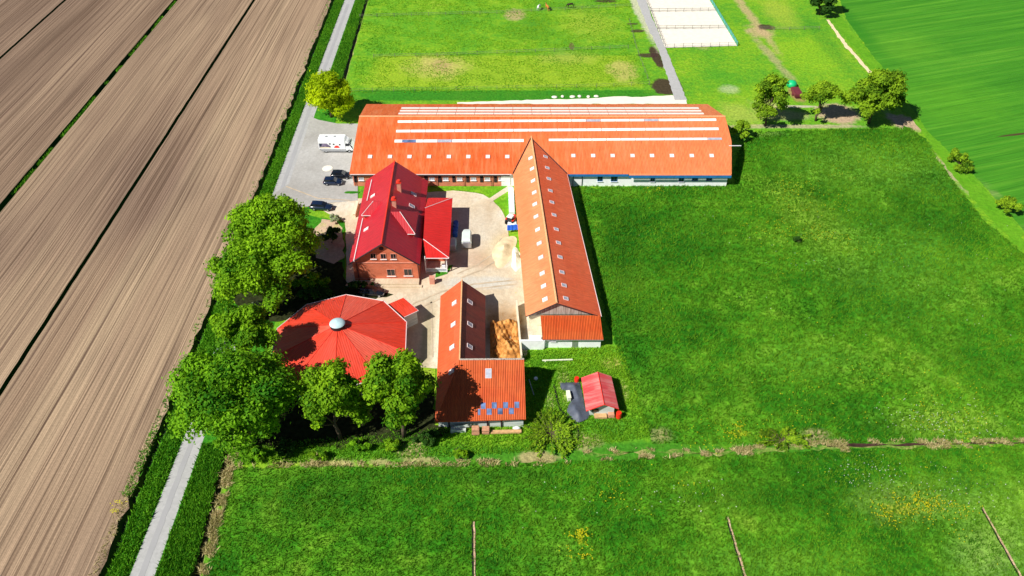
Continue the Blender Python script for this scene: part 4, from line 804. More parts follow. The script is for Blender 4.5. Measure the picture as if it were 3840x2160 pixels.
# glazed porch under the near end of the wing
mb = MB()
for x in (-16.0, -12.1): mb.box((x, 115.0, 1.95), (.16, .16, 3.9))
mb.box((-14.05, 115.0, 1.05), (3.9, .12, .14)); mb.box((-14.05, 115.0, .35), (3.9, .12, .14)); mb.box((-12.1, 116.6, 1.05), (.12, 3.2, .14)); mb.box((-16.0, 116.6, 1.05), (.12, 3.2, .14)); o = mb.build('porch_railing', M['white'], H)
mb = MB(); mb.box((-14.05, 115.0, .7), (3.7, .03, .56)); mb.build('panel', M['glass_grey'], o)
mb = MB(); mb.box((-14.05, 116.6, .1), (4.1, 3.2, .2)); mb.build('porch_floor', M['concrete'], H)
mb = MB(); mb.box((-12.75, 115.9, .75), (.7, .7, .9)); mb.build('porch_bench', M['white'], H)
mb = MB(); mb.box((-21.5, 111.9, .28), (9.0, 1.5, .56)); mb.box((-21.3, 110.9, .14), (9.8, .6, .28)); tag(mb.build('stone_terrace', M['concrete']), 'low pale stone terrace step along the foot of the brick gable', 'terrace')
mb = MB(); mb.box((-14.6, 111.9, .75), (.9, .75, 1.5)); mb.box((-14.6, 111.9, 1.54), (1.0, .85, .1)); tag(mb.build('brick_pillar', M['salmon']), 'short brick gate pillar in front of the house porch', 'pillar')
mb = MB(); c = g(896, 532); mb.box((c.x, c.y, .5), (.5, 4.6, .9)); mb.box((c.x, c.y, .99), (.6, 4.8, .08)); tag(mb.build('planter_wall', M['cream']), 'long low cream planter wall left of the farmhouse', 'wall')
c = g(824, 425); mb = MB(); mb.cyl((c.x, c.y, .13), 1.15, .1, 'z', 22); mb.cyl((c.x, c.y, .2), 1.0, .05, 'z', 22); tag(mb.build('manhole_cover', M['sand']), 'round pale cover in the asphalt beside the long barn', 'cover')

# ------------------------------------------------------------------ riding ring (ten sided)
RC = Vector((-27.95, 93.4, 0)); RR = 11.2; ph = 1.645
RB = thing('riding_ring', 'ten sided round building with bright red roof and pale blue dome in the middle', 'round building', RC)
vt = [Vector((RC.x + RR * math.cos(ph - k * math.pi / 5), RC.y + RR * math.sin(ph - k * math.pi / 5), 3.7)) for k in range(10)]; ap = Vector((RC.x, RC.y, 7.05))
for k in range(10): roof(RB, [[ap, vt[k], vt[(k + 1) % 10]]], M['sheet_faded' if k in (0, 3, 7) else 'sheet_red'], .12, 'roof_panel')
mb = MB(); [mb.tube([ap + UP * .02, vt[k] + UP * .02], .06, 5) for k in range(10)]; mb.build('seam', M['red_cap'], RB)
mb = MB(); [mb.tube([vt[k], vt[(k + 1) % 10]], .08, 5) for k in range(10)]; mb.build('gutter', M['gutter'], RB)
mb = MB()
wv = [RC + (v_ - RC) * .965 for v_ in vt]
for k in range(10):
    a, b = wv[k], wv[(k + 1) % 10]; mb.poly([(a.x, a.y, 0), (b.x, b.y, 0), (b.x, b.y, 1.3), (a.x, a.y, 1.3)]); mb.box((a.x, a.y, 1.8), (.2, .2, 3.6))
mb.build('wall', M['boards'], RB)
mb = MB(); mb.cyl(ap + UP * .0, 1.2, .7, 'z', 28); mb.build('dome_ring', M['dark_trim'], RB)
dm = plain('dome_plastic', (.50, .68, .72), .2, .6, .1, 2)
mb = MB(); prof = [(1.26, .36), (1.15, .5), (.88, .68), (.5, .82), (.18, .9), (.02, .92)]; sg = 28; i0 = 0
for r_, h_ in prof: mb.v += [(ap.x + r_ * math.cos(2 * math.pi * q / sg), ap.y + r_ * math.sin(2 * math.pi * q / sg), ap.z + h_) for q in range(sg)]
for a in range(len(prof) - 1):
    for q in range(sg): mb.f.append((a * sg + q, a * sg + (q + 1) % sg, (a + 1) * sg + (q + 1) % sg, (a + 1) * sg + q)); mb.mi.append(0)
mb.build('dome', dm, RB, True)
AN = [Vector((-18.83, 104.3, 3.25)), Vector((-15.96, 101.1, 3.15)), Vector((-18.3, 99.4, 3.15)), Vector((-21.3, 102.6, 3.25))]
PO = thing('entrance_porch', 'small square red roofed porch on the far right side of the riding ring', 'porch', (-18.6, 101.8, 0))
roof(PO, [AN], M['sheet_red'], .12); mb = MB(); walls(mb, [(*(AN[i] + (Vector((-18.6, 101.8, 3.2)) - AN[i]) * .12).xy, 3.05) for i in (0, 1, 2, 3)]); mb.build('wall', M['boards_pale'], PO)
mb = MB(); mb.tube([AN[1] - UP * .05, AN[2] - UP * .05], .06, 5); mb.tube([AN[0] - UP * .05, AN[1] - UP * .05], .06, 5); mb.build('gutter', M['gutter'], PO)

# ------------------------------------------------------------------ L shaped barn
LS = thing('corner_barn', 'L shaped barn with corrugated orange roof in front, blue rooflights near its lower edge', 'barn', (-6, 92, 0))
wn, rn, en = Vector((-12.5, 105.2, 2.8)), Vector((-8.6, 105.3, 6.4)), Vector((-4.65, 105.3, 2.8)); rs, re = Vector((-8.05, 86.25, 6.4)), Vector((1.85, 86.35, 6.4)); es = Vector((-4.25, 89.1, 3.0)); ne_ = Vector((1.9, 89.1, 3.0))
sw, se = Vector((-11.45, 77.2, 2.5)), Vector((2.05, 77.75, 2.5))
roof(LS, [[wn, rn, rs, sw]], M['tile_lbarn'], name='west_roof'); roof(LS, [[rn, en, es, rs]], roofmat('shaded_streaked_sheets', (.30, .05, .04), (.36, .08, .055), .3, 2.5, (.12, .04, .04), w=.7), name='east_roof')  # east slope's shade put into a darker colour, with weathered streaks
roof(LS, [[rs, re, se, sw]], M['corr'], name='south_roof'); roof(LS, [[rs, es, ne_, re]], M['corr'], name='north_roof')
cap(LS, rn + UP * .05, rs + UP * .05, M['ridge_cap'], .26); cap(LS, rs + UP * .05, re + UP * .05, M['boards'], .3)
mb = MB(); walls(mb, [(-11.1, 78.3, 2.5), (1.7, 78.3, 2.6), (1.7, 86.35, 6.2), (1.7, 88.8, 3.1), (-4.5, 88.8, 3.0), (-4.9, 105.0, 2.8), (-8.6, 105.0, 6.2), (-12.2, 105.0, 2.8)]); mb.build('wall', M['boards_pale'], LS)
mb = MB(); mb.box((-4.7, 77.95, 2.2), (13.2, .12, .3)); mb.build('fascia', M['dark_trim'], LS); mb = MB()
for x in (-3.7, 1.7 - 4.2 + .9, -9.5): mb.box((x, 78.2, 1.3), (.22, .14, 2.4))
mb.build('post', M['dark_trim'], LS)
uL = (re - rs).normalized(); vL = se - re; vL = (vL - uL * vL.dot(uL)).normalized(); nL = uL.cross(vL)
skylight(LS, hit(*A8(745, 228), rs, nL), uL, vL, .9, 1.5, M['glass_grey'])
for x, y in ((683, 620), (815, 614), (952, 612), (1088, 608), (755, 690), (887, 685), (1022, 682), (560, 625), (620, 695), (490, 700)): skylight(LS, hit(*A8(x, y), rs, nL), uL, vL, .72, .95, M['glass_blue'], frame=False)
uA = (rn - rs).normalized(); vA = wn - rn; vA = (vA - uA * vA.dot(uA)).normalized(); nA = uA.cross(vA); vB = en - rn; vB = (vB - uA * vB.dot(uA)).normalized(); nB = uA.cross(vB)
for x, y in ((337, 278), (325, 537), (310, 812), (300, 1105)): skylight(LS, hit(*A7(x, y), rs, nA), uA, vA, .8, 1.0, M['grp'])
for x, y in ((522, 268), (522, 537), (518, 805)): skylight(LS, hit(*A7(x, y), rs, nB), uA, vB, .8, 1.0, M['glass_grey'])
# straw heap and bunker walls
def heap(name, mat, quad, h, label, cat, seed=0, nx=34, ny=44, edge=.12, rough=.35):
    rg = np.random.default_rng(seed); q = [Vector((p[0], p[1], 0)) for p in quad]; mb = MB(); ks = rg.normal(0, 1, (18, 2)) * np.linspace(3, 26, 18)[:, None]; phs = rg.uniform(0, 6.28, 18)
    c = sum(q, Vector()) / 4
    for j in range(ny + 1):
        for i in range(nx + 1):
            s, t = i / nx, j / ny; p = q[0].lerp(q[1], s).lerp(q[3].lerp(q[2], s), t); e = min(1, min(s, 1 - s) / edge) * min(1, min(t, 1 - t) / edge)
            f = sum(math.cos(ks[k][0] * s + ks[k][1] * t + phs[k]) / (1 + k * .35) for k in range(18)) / 3
            mb.v.append((p.x + (.12 * f if e < 1 else 0), p.y, .1 + h * e ** .6 * (1 + rough * f)))
    for j in range(ny):
        for i in range(nx): a = j * (nx + 1) + i; mb.f.append((a, a + 1, a + nx + 2, a + nx + 1)); mb.mi.append(0)
    return tag(mb.build(name, M[mat]), label, cat)
q0 = [g(*A7(*p)) for p in ((775, 975), (1165, 975), (1100, 500), (765, 520))]
heap('straw_heap', 'straw', q0, 1.2, 'big heap of brown straw manure between the corner barn and the wing barn', 'heap', 2, 60, 70, .1, rough=1.0)
mb = MB(); a, b = g(*A7(1118, 1000)), g(*A7(1060, 330)); d = b - a; mb.box(((a.x + b.x) / 2 + .35, (a.y + b.y) / 2, .85), (.22, d.length, 1.7), math.atan2(-d.x, d.y)); mb.box(((a.x + b.x) / 2 + .35, (a.y + b.y) / 2, 1.73), (.3, d.length, .06), math.atan2(-d.x, d.y)); tag(mb.build('bunker_wall', M['cream']), 'pale concrete wall along the right side of the straw heap', 'wall')
# ------------------------------------------------------------------ small shed
SH = thing('field_shed', 'small shed with pink and red tin roof standing alone in the grass', 'shed', (13.7, 83.5, 0))
a, b, c_, d_, e_, f_ = Vector((11.2, 79.6, 2.1)), Vector((10.9, 86.5, 2.1)), Vector((13.5, 86.9, 3.05)), Vector((13.93, 80.1, 3.05)), Vector((16.2, 80.0, 2.1)), Vector((15.68, 86.8, 2.1))
roof(SH, [[a, b, c_, d_], [d_, c_, f_, e_]], M['sheet_shed'], .08); mb = MB(); walls(mb, [(11.9, 80.5, 2.2), (13.93, 80.5, 2.95), (15.6, 80.6, 2.25), (15.2, 86.4, 2.25), (13.5, 86.4, 2.95), (11.3, 86.2, 2.2)]); mb.build('wall', M['boards_pale'], SH)
mb = MB(); mb.tube([a, d_, e_], .06, 5); mb.tube([c_ + UP * .02, d_ + UP * .02], .06, 5); mb.build('roof_trim', M['red_paint'], SH)
mb = MB(); mb.box((12.7, 80.46, 1.35), (1.0, .06, .7)); mb.build('window', M['glass'], SH)
tq = [g(*A8(*p)) for p in ((1690, 690), (1990, 760), (1870, 360), (1600, 345))]
def drape():
    rg = np.random.default_rng(4); out = [g(*A8(*p)) for p in ((1600, 345), (1850, 340), (1890, 500), (1920, 650), (1990, 720), (1950, 790), (1835, 845), (1770, 800), (1680, 700), (1705, 620), (1745, 560), (1690, 450), (1620, 440))]
    poly = np.array([(p.x, p.y) for p in out]); lo, hi = poly.min(0), poly.max(0); st = .16; xs = np.arange(lo[0], hi[0], st); ys_ = np.arange(lo[1], hi[1], st); mb = MB(); ix = {}
    for i, x in enumerate(xs):
        for j, y in enumerate(ys_):
            if inside(poly, np.array([x]), np.array([y]))[0]:
                dmin = min(np.hypot(x - px, y - py) for px, py in wob); z = .1 + .7 * min(1, dmin / 1.2) ** .7 * (1 + .16 * math.sin(x * 3.1 + y * 1.2) + .08 * math.sin(y * 3.7 - x * 2)); ix[i, j] = len(mb.v); mb.v.append((x, y, z))
    for (i, j), k in ix.items():
        if (i + 1, j) in ix and (i, j + 1) in ix and (i + 1, j + 1) in ix: mb.f.append((k, ix[i + 1, j], ix[i + 1, j + 1], ix[i, j + 1])); mb.mi.append(0)
    return mb
_o = [g(*A8(*p)) for p in ((1600, 345), (1850, 340), (1890, 500), (1920, 650), (1990, 720), (1950, 790), (1835, 845), (1770, 800), (1680, 700), (1705, 620), (1745, 560), (1690, 450), (1620, 440))]
wob = [(p.x, p.y) for p in wobble(_o, .3, 0)]
tag(drape().build('tarpaulin', M['tarp'], None, True), 'dark grey tarpaulin spread over a low stack left of the small shed', 'tarpaulin')
c = g(*A8(1718, 530)); mb = MB(); mb.box((c.x - .1, c.y, .55), (.5, 1.5, .9), .12); mb.box((c.x - .1, c.y, 1.03), (.6, 1.6, .06), .12); tag(mb.build('wooden_crate', M['palewood']), 'pale wooden crate standing at the edge of the dark tarpaulin', 'crate')
def drum(x, y, r, h, mat, label, group=None, lying=False):
    mb = MB(); pr_ = [(.0, .93), (.06, 1), (.3, 1), (.33, 1.05), (.36, 1), (.64, 1), (.67, 1.05), (.7, 1), (.94, 1), (1, .93)]
    mb.tube([(x, y, .1 + h * a) if not lying else (x, y - h / 2 + h * a, r + .1) for a, _ in pr_], [r * k for _, k in pr_], 16); return tag(mb.build('barrel', M[mat], None), label, 'barrel', group)
c = g(*A8(1810, 330)); drum(c.x, c.y, .38, .9, 'red_paint', 'red barrel at the far left corner of the small shed'); c = g(*A8(2315, 765)); drum(c.x, c.y, .42, 1.2, 'red_paint', 'red barrel at the near right corner of the small shed')
def stack(name, x, y, w, d, h, n, mat, label, cat, rz=0, group=None, gap=.3):
    mb = MB(); lay = h / n; rg = random.Random(int(x * 31 + y))
    for k in range(n):
        mb.box((x + rg.uniform(-.05, .05), y + rg.uniform(-.05, .05), .1 + lay * (k + .5)), (w * rg.uniform(.93, 1), d * rg.uniform(.93, 1), lay * .8), rz + rg.uniform(-.03, .03)); mb.box((x, y, .1 + lay * (k + .5)), (w * .85, d * .85, lay * 1.0), rz)
    return tag(mb.build(name, M[mat]), label, cat, group)
c = g(*A8(2100, 770)); stack('plank_stack', c.x, c.y + .2, 2.0, .9, .45, 3, 'wood', 'stack of pale reddish planks against the near wall of the small shed', 'planks'); c = g(*A8(2225, 765)); stack('pallet', c.x, c.y + .3, 1.0, .9, .7, 4, 'terracotta', 'reddish pallet pile under the near right eave of the small shed', 'pallet')
c = g(*A8(590, 965)); stack('brick_pallet', c.x, c.y + .2, 1.15, .9, 1.3, 5, 'terracotta', 'left of two terracotta pallets in front of the corner barn, standing beside the shaded boards', 'pallet', group='brick pallets'); c = g(*A8(715, 955)); stack('brick_pallet', c.x, c.y + .2, 1.1, .9, 1.0, 4, 'terracotta', 'lower terracotta pallet in front of the corner barn, next to the timber pile', 'pallet', group='brick pallets')
c = g(*A8(960, 945)); stack('timber_pile', c.x, c.y, 4.6, .55, .35, 3, 'wood', 'long low pile of yellow timber in front of the corner barn', 'timber', .03); c = g(*A8(1085, 920))
mb = MB(); mb.tube([(c.x - .6, c.y, .62), (c.x - .4, c.y, .66), (c.x + .1, c.y, .72), (c.x + .5, c.y, .62), (c.x + .6, c.y, .58)], [.05, .2, .28, .18, .04], 10); tag(mb.build('sack', M['white'], None, True), 'white sack lying on the right end of the timber pile', 'sack')
c = g(*A8(440, 905)); mb = MB(); mb.box((c.x, c.y, .8), (2.6, .12, .5), .1); mb.box((c.x - .5, c.y - .4, .35), (1.9, .5, .5)); mb.tube([(c.x - 1.6, c.y - .5, .1), (c.x - 1.5, c.y - .5, 1.0)], .3, 10); tag(mb.build('scrap_boards', M['boards_pale']), 'pale scrap boards in the tree shade before the corner barn', 'boards')
mb = MB(); a, b = g(1364, 909.5), g(1440, 907); mb.box(((a.x + b.x) / 2, (a.y + b.y) / 2, .25), ((b - a).length, .2, .16), math.atan2(b.y - a.y, b.x - a.x)); 
for q in (.1, .9): p = a.lerp(b, q); mb.box((p.x, p.y, .12), (.15, .4, .12))
tag(mb.build('jump_pole', M['palewood']), 'long pale pole lying in the grass below the lean-to', 'pole')
a, b = g(*A8(1235, 310)), g(*A8(1295, 500)); mb = MB(); mb.tube([a + UP * .2, b + UP * .25], .07, 8); mb.tube([a + UP * .2, a - UP * .0 + UP * .02], .05, 6); tag(mb.build('metal_pipe', M['steel']), 'thin steel pipe lying in the shadow right of the corner barn', 'pipe')
c = g(*A8(1318, 298)); mb = MB(); mb.tube([(c.x, c.y, .05), (c.x, c.y, .12), (c.x, c.y, .34), (c.x, c.y, .36)], [.3, .34, .3, .2], 14); tag(mb.build('bucket', M['white']), 'white bucket standing in the shadow right of the corner barn', 'bucket')

# ------------------------------------------------------------------ vehicles (local frame: +X forward)
def wheels(root, xs, hw, r=.32, w=.22):
    for x in xs:
        for s in (-1, 1):
            wp = bpy.data.objects.new('wheel', None)
            mb = MB(); mb.cyl((x, s * (hw - w / 2), r), r, w, 'y', 18); o = mb.build('wheel', M['rubber'], root); m2 = MB(); m2.cyl((x, s * (hw - .01), r), r * .6, .06, 'y', 12); m2.build('rim', M['steel'], o)
def car(label, x, y, rz, L, paint, roofh=1.48, estate=True, group='dark cars parked in the yard'):
    t = thing('parked_car', label, 'car', (x, y, .1), rz, group, True); mb = MB(); st = []
    P_ = [(-.5, .62, .45, .78), (-.485, .85, .32, .88), (-.42, .9, .26, .95), (-.2, .92, .24, .97), (.1, .92, .24, .96), (.22, .91, .24, .95), (.34, .89, .25, .86), (.44, .84, .28, .76), (.485, .72, .32, .66), (.5, .5, .4, .55)]
    for fx, hw, zb, zt in P_:
        X = fx * L; st.append([(X, -hw * .93, zb), (X, -hw, zb + .15), (X, -hw, zt - .14), (X, -hw * .9, zt), (X, hw * .9, zt), (X, hw, zt - .14), (X, hw, zb + .15), (X, hw * .93, zb)])
    for r_ in st: mb.v += r_
    n = 8
    for k in range(len(st) - 1):
        for q in range(n): mb.f.append((k * n + q, (k + 1) * n + q, (k + 1) * n + (q + 1) % n, k * n + (q + 1) % n)); mb.mi.append(0)
    mb.f.append(tuple(range(n))); mb.mi.append(0); mb.f.append(tuple(range((len(st) - 1) * n, len(st) * n))[::-1]); mb.mi.append(0)
    mb.build('body', paint, t, True)
    a0, a1 = (-.47, -.41) if estate else (-.36, -.22); b1, b0 = .06, .22
    g2 = MB(); lo = [(a0 * L, .80), (b0 * L, .80)]; hi = [(a1 * L, .64), (b1 * L, .64)]
    v8 = [(a0 * L, -.80, .92), (b0 * L, -.78, .90), (b0 * L, .78, .90), (a0 * L, .80, .92), (a1 * L, -.66, roofh - .05), (b1 * L, -.66, roofh - .05), (b1 * L, .66, roofh - .05), (a1 * L, .66, roofh - .05)]
    for q in ((0, 1, 5, 4), (1, 2, 6, 5), (2, 3, 7, 6), (3, 0, 4, 7)): g2.poly([v8[i] for i in q])
    g2.build('windows', M['glass'], t)
    rf = MB(); xs = [a1 * L - .03, a1 * L + .15, (a1 + b1) * L / 2, b1 * L - .15, b1 * L + .03]; zs = [roofh - .07, roofh - .01, roofh + .03, roofh, roofh - .07]
    for X, Z in zip(xs, zs): rf.v += [(X, -.69, Z - .04), (X, -.5, Z), (X, .5, Z), (X, .69, Z - .04)]
    for k in range(4):
        for q in range(3): rf.f.append((k * 4 + q, (k + 1) * 4 + q, (k + 1) * 4 + q + 1, k * 4 + q + 1)); rf.mi.append(0)
    rf.build('roof', paint, t, True); pl = MB()
    for X0, X1 in ((b0, b1), (a0, a1), ((a0 + b0) / 2 - .02, (a1 + b1) / 2)):
        for s in (-1, 1): pl.tube([(X0 * L, s * .79, .92), (X1 * L, s * .665, roofh - .05)], .035, 5)
    pl.build('pillars', paint, t)
    for s in (-1, 1):
        m = MB(); m.box((.468 * L, s * .58, .64), (.16, .34, .12)); m.build('headlight', M['steel'], t); m = MB(); m.box((-.488 * L, s * .66, .80), (.08, .22, .14)); m.build('tail_light', M['red_cap'], t)
        m = MB(); m.box((b0 * L - .25, s * .98, .98), (.14, .18, .12)); m.build('mirror', paint, t)
    wheels(t, (-.3 * L, .31 * L), .92); return t
car('dark blue-black car parked nearest the long barn wall', -37.0, 147.5, R(-4), 4.4, M['black_paint']); car('dark navy hatchback parked just in front of another dark car by the long barn', -38.3, 144.9, R(-2), 4.1, M['navy'], 1.45)
car('navy estate car parked beside the garden shrubs left of the farmhouse', -39.1, 135.6, R(-6), 4.7, M['navy'], 1.5); car('black car parked in the tree shade behind the riding ring', -25.2, 108.9, R(-5), 4.7, M['black_paint'], 1.45)
# horse lorry
T = thing('horse_lorry', 'white horse lorry with dark side picture, parked at the left end of the long barn', 'lorry', (-40.1, 158.7, .1), 0, None, True)
mb = MB(); X0, X1, hw, zb, zt = -3.45, 2.5, 1.2, .95, 3.35
mb.box(((X0 + X1) / 2, 0, (zb + zt) / 2), (X1 - X0, 2 * hw, zt - zb)); mb.box(((X0 + X1) / 2, 0, zt + .06), (X1 - X0 - .1, 2 * hw - .1, .12), 0, 0, (.98, .94)); mb.build('box_body', M['white'], T)
mb = MB(); v8 = [(X1, -1.15, .6), (4.2, -1.08, .6), (4.2, 1.08, .6), (X1, 1.15, .6), (X1, -1.12, 3.2), (3.1, -1.0, 2.75), (3.1, 1.0, 2.75), (X1, 1.12, 3.2)]
for q in ((0, 1, 5, 4), (2, 3, 7, 6), (4, 5, 6, 7), (3, 0, 4, 7)): mb.poly([v8[i] for i in q])
mb.poly([(4.2, -1.08, .6), (4.2, 1.08, .6), (4.1, 1.05, 1.5), (4.1, -1.05, 1.5)]); mb.poly([(4.1, -1.05, 1.5), (4.1, 1.05, 1.5), (3.1, 1.0, 2.75), (3.1, -1.0, 2.75)]); mb.build('cab', M['white'], T)
mb = MB(); mb.box((3.72, 0, 2.05), (.08, 1.8, 1.0)); mb.build('windscreen', M['glass'], T); mb = MB(); mb.box((3.0, -1.1, 2.05), (.8, .08, .6)); mb.build('cab_window', M['glass'], T)
mb = MB(); mb.box((-.2, -1.12, .62), (5.6, .12, .5)); mb.build('side_skirt', M['steel'], T); mb = MB(); mb.box((-.3, 0, .75), (6.2, 1.8, .3)); mb.build('chassis', M['dark_trim'], T)
mb = MB(); mb.poly([(-3.3, -1.21, 2.45), (-3.3, -1.21, 1.2), (-.9, -1.21, 1.2), (-.7, -1.21, 1.7), (-1.2, -1.21, 2.1), (-1.5, -1.21, 2.45)]); mb.build('side_picture', plain('picture_grey', (.16, .13, .2), .5, .3, .8, 1.6), T)
mb = MB(); mb.poly([(-3.28, -1.215, 2.44), (-3.28, -1.215, 1.75), (-2.8, -1.215, 1.75), (-2.6, -1.215, 2.44)]); mb.build('side_picture', M['navy'], T)
mb = MB(); mb.poly([(-3.2, -1.22, 1.55), (-3.2, -1.22, 1.22), (-.4, -1.22, 1.22), (-1.0, -1.22, 1.5), (-2.0, -1.22, 1.6)]); mb.build('side_picture', M['cream'], T)
mb = MB(); mb.poly([(.62 + .62 * math.cos(t_) * (1 if t_ < 3.2 else .9), -1.215, 1.3 + .62 * max(0, math.sin(t_)) + .02) for t_ in np.linspace(0, math.pi, 12)][::-1]); mb.build('side_picture', M['red_cap'], T)
for x, z in ((.0, 2.25), (1.35, 2.15), (-.85, 2.35)): mb = MB(); mb.box((x, -1.215, z), (.34, .04, .3)); mb.build('window', M['glass'], T)
for x in (-1.7, .2): mb = MB(); mb.box((x, .15, zt + .15), (.5, .45, .08)); mb.build('roof_vent', M['steel'], T)
wheels(T, (-2.0, 3.3), 1.15, .42, .3)
# horse trailers
def trailer(label, x, y, rz, L, W_, hh, mat):
    t = thing('horse_trailer', label, 'trailer', (x, y, .1), rz, None, True); mb = MB(); st = []
    for fx, k, top in ((-.5, 1, hh - .25), (-.42, 1, hh), (.2, 1, hh), (.36, .88, hh - .08), (.46, .62, hh - .25), (.5, .34, hh - .5)):
        hw = W_ / 2 * k; X = fx * L; mb.v += [(X, -hw, .45), (X, -hw, top - .3), (X, -hw * .75, top), (X, hw * .75, top), (X, hw, top - .3), (X, hw, .45)]
    for k in range(5):
        for q in range(6): mb.f.append((k * 6 + q, (k + 1) * 6 + q, (k + 1) * 6 + (q + 1) % 6, k * 6 + (q + 1) % 6)); mb.mi.append(0)
    mb.f.append((0, 1, 2, 3, 4, 5)); mb.mi.append(0); mb.f.append(tuple(range(30, 36))[::-1]); mb.mi.append(0); mb.build('body', mat, t)
    mb = MB(); mb.box((-.5 * L - .03, 0, 1.0), (.06, W_ * .9, 1.1)); o = mb.build('ramp', M['steel'], t); mb = MB(); mb.box((-.5 * L - .04, 0, 1.75), (.06, W_ * .7, .3)); mb.build('rear_window', M['glass_grey'], t)
    mb = MB(); mb.tube([(.42 * L, -.5, .42), (.5 * L + .8, 0, .42), (.42 * L, .5, .42)], .05, 6); mb.build('drawbar', M['dark_trim'], t); mb = MB(); mb.box((.47 * L, 0, hh - .6), (.1, .4, .14)); mb.build('front_window', M['glass'], t)
    wheels(t, (-.1 * L, -.1 * L + .75), W_ / 2 + .05, .3, .18); return t
trailer('white horse trailer with rounded nose standing in the yard sun', -8.75, 123.9, R(91), 4.0, 1.85, 2.3, plain('trailer_white', (.66, .74, .70), .35, .5, .06))
t = trailer('pale grey-blue trailer in the shade against the house wing', -11.35, 122.6, R(90), 3.4, 1.3, 1.5, plain('trailer_grey', (.45, .58, .62), .4, .5, .08))
for i, w_ in enumerate(('farthest blue barrel in the row under the house wing eave', 'second farthest blue barrel in the row under the house wing eave', 'third blue barrel in the row under the house wing eave', 'nearest blue barrel in the row under the house wing eave, closest to the trailers')): drum(-11.2, 129.6 - i * 1.15, .52, 1.1, 'barrel_blue', w_, 'blue barrels along the house wing')
ordn = ['farthest, by the long barn wall', 'second counted from the long barn', 'third counted from the long barn', 'fourth counted from the long barn', 'fifth counted from the long barn', 'next to last', 'nearest, right behind the red tractor']
for i in range(7):
    mb = MB(); y = 141.3 - i * 1.26; x = -.2 + i * .03
    mb.box((x, y, .62), (1.15, 1.12, 1.0), 0, 0, (1, 1)); mb.box((x, y, 1.17), (1.15, 1.12, .1), 0, 0, (.88, .84)); mb.box((x, y, .11), (1.05, 1.0, .1)); mb.box((x, y - .2, .65), (1.18, .08, .98)); tag(mb.build('wrapped_bale', M['bale_white']), 'white wrapped bale in the row along the wing barn, ' + ordn[i], 'bale', 'white wrapped bales along the wing barn')
# tractor
t = thing('tractor', 'small red and white tractor parked against the wing barn', 'tractor', (-.1, 130.5, .1), R(62), None, True)
mb = MB(); mb.box((.75, 0, .95), (1.5, .75, .6), 0, 0, (.96, .8)); mb.box((1.1, 0, .6), (.9, .5, .3)); mb.build('bonnet', M['red_paint'], t); mb = MB(); mb.box((-.45, 0, .7), (1.2, .7, .6)); mb.build('chassis', M['dark_trim'], t)
mb = MB(); mb.box((-.5, 0, 1.55), (1.0, 1.1, 1.0), 0, 0, (.85, .9)); mb.build('cab_glass', M['glass'], t); mb = MB(); mb.box((-.5, 0, 2.1), (1.15, 1.2, .14), 0, 0, (.92, .92)); mb.build('cab_roof', M['white'], t)
for s in (-1, 1):
    m = MB(); m.cyl((-.55, s * .72, .68), .68, .34, 'y', 20); o = m.build('rear_wheel', M['rubber'], t); m = MB(); m.cyl((-.55, s * .91, .68), .36, .05, 'y', 14); m.build('rim', M['white'], o); m = MB(); m.cyl((1.15, s * .6, .4), .4, .24, 'y', 18); m.build('front_wheel', M['rubber'], t); m = MB(); m.box((-.55, s * .7, 1.42), (1.0, .4, .08)); m.build('mudguard', M['red_paint'], t)
c = g(1291, 578); mb = MB(); mb.box((c.x - .2, c.y + 1.0, .55), (1.9, 1.5, .9), .1, 0, (.9, .85)); mb.box((c.x - .2, c.y + 1.0, 1.05), (1.5, 1.1, .1), .1); mb.box((c.x - .7, c.y + .15, .4), (.5, .3, .5)); tag(mb.build('machine_crate', M['bale_white']), 'pale boxed farm machine between the red tractor and the sand heap', 'machine')
mb = MB(); 
for k in range(10):
    for q in range(4): mb.v.append((c.x - 1.2 + k * .24, c.y - 1.3 + q * .32 + k * .04, 1.35 - .2 * (3 - q) + .06 * math.sin(k * 2.1)))
for k in range(9):
    for q in range(3): mb.f.append((k * 4 + q, k * 4 + q + 1, (k + 1) * 4 + q + 1, (k + 1) * 4 + q)); mb.mi.append(0)
tag(mb.build('blue_tarpaulin', M['blue']), 'bright blue plastic sheet at the top of the sand heap', 'tarpaulin')
def mound(name, mat, px, py, rx, ry, rz, h, label, cat, seed, rough=.25):
    rg = np.random.default_rng(seed); c = g(px, py); nr, na = 16, 40; mb = MB(); ca, sa = math.cos(rz), math.sin(rz); ph_ = rg.uniform(0, 6.28, 6)
    for i in range(nr + 1):
        f = i / nr
        for k in range(na):
            t = 2 * math.pi * k / na; w = 1 + rough * (math.sin(2 * t + ph_[0]) * .4 + math.sin(3 * t + ph_[1]) * .35 + math.sin(5 * t + ph_[2]) * .2)
            x, y = f * w * rx * math.cos(t), f * w * ry * math.sin(t)
            z = h * (1 - f) ** 1.1 * (1 + rough * (math.sin(x * 2.1 + ph_[3]) + math.sin(y * 2.7 + ph_[4])) * .5) + .10 + rg.normal(0, .02) * (f < 1)
            mb.v.append((c.x + x * ca - y * sa, c.y + x * sa + y * ca, z))
    for i in range(nr):
        for k in range(na): mb.f.append((i * na + k, (i + 1) * na + k, (i + 1) * na + (k + 1) % na, i * na + (k + 1) % na)); mb.mi.append(0)
    return tag(mb.build(name, M[mat], None, True), label, cat)
mound('sand_heap', 'sand_yellow', 1268, 632, 2.2, 4.6, -.2, 1.0, 'yellow sand heap beside the wing barn', 'heap', 5)
mound('rubble_heap', 'sand', 1298, 655, .95, 3.4, -.05, .9, 'pale rubble heap against the wing barn wall, right of the sand', 'heap', 6, .5)
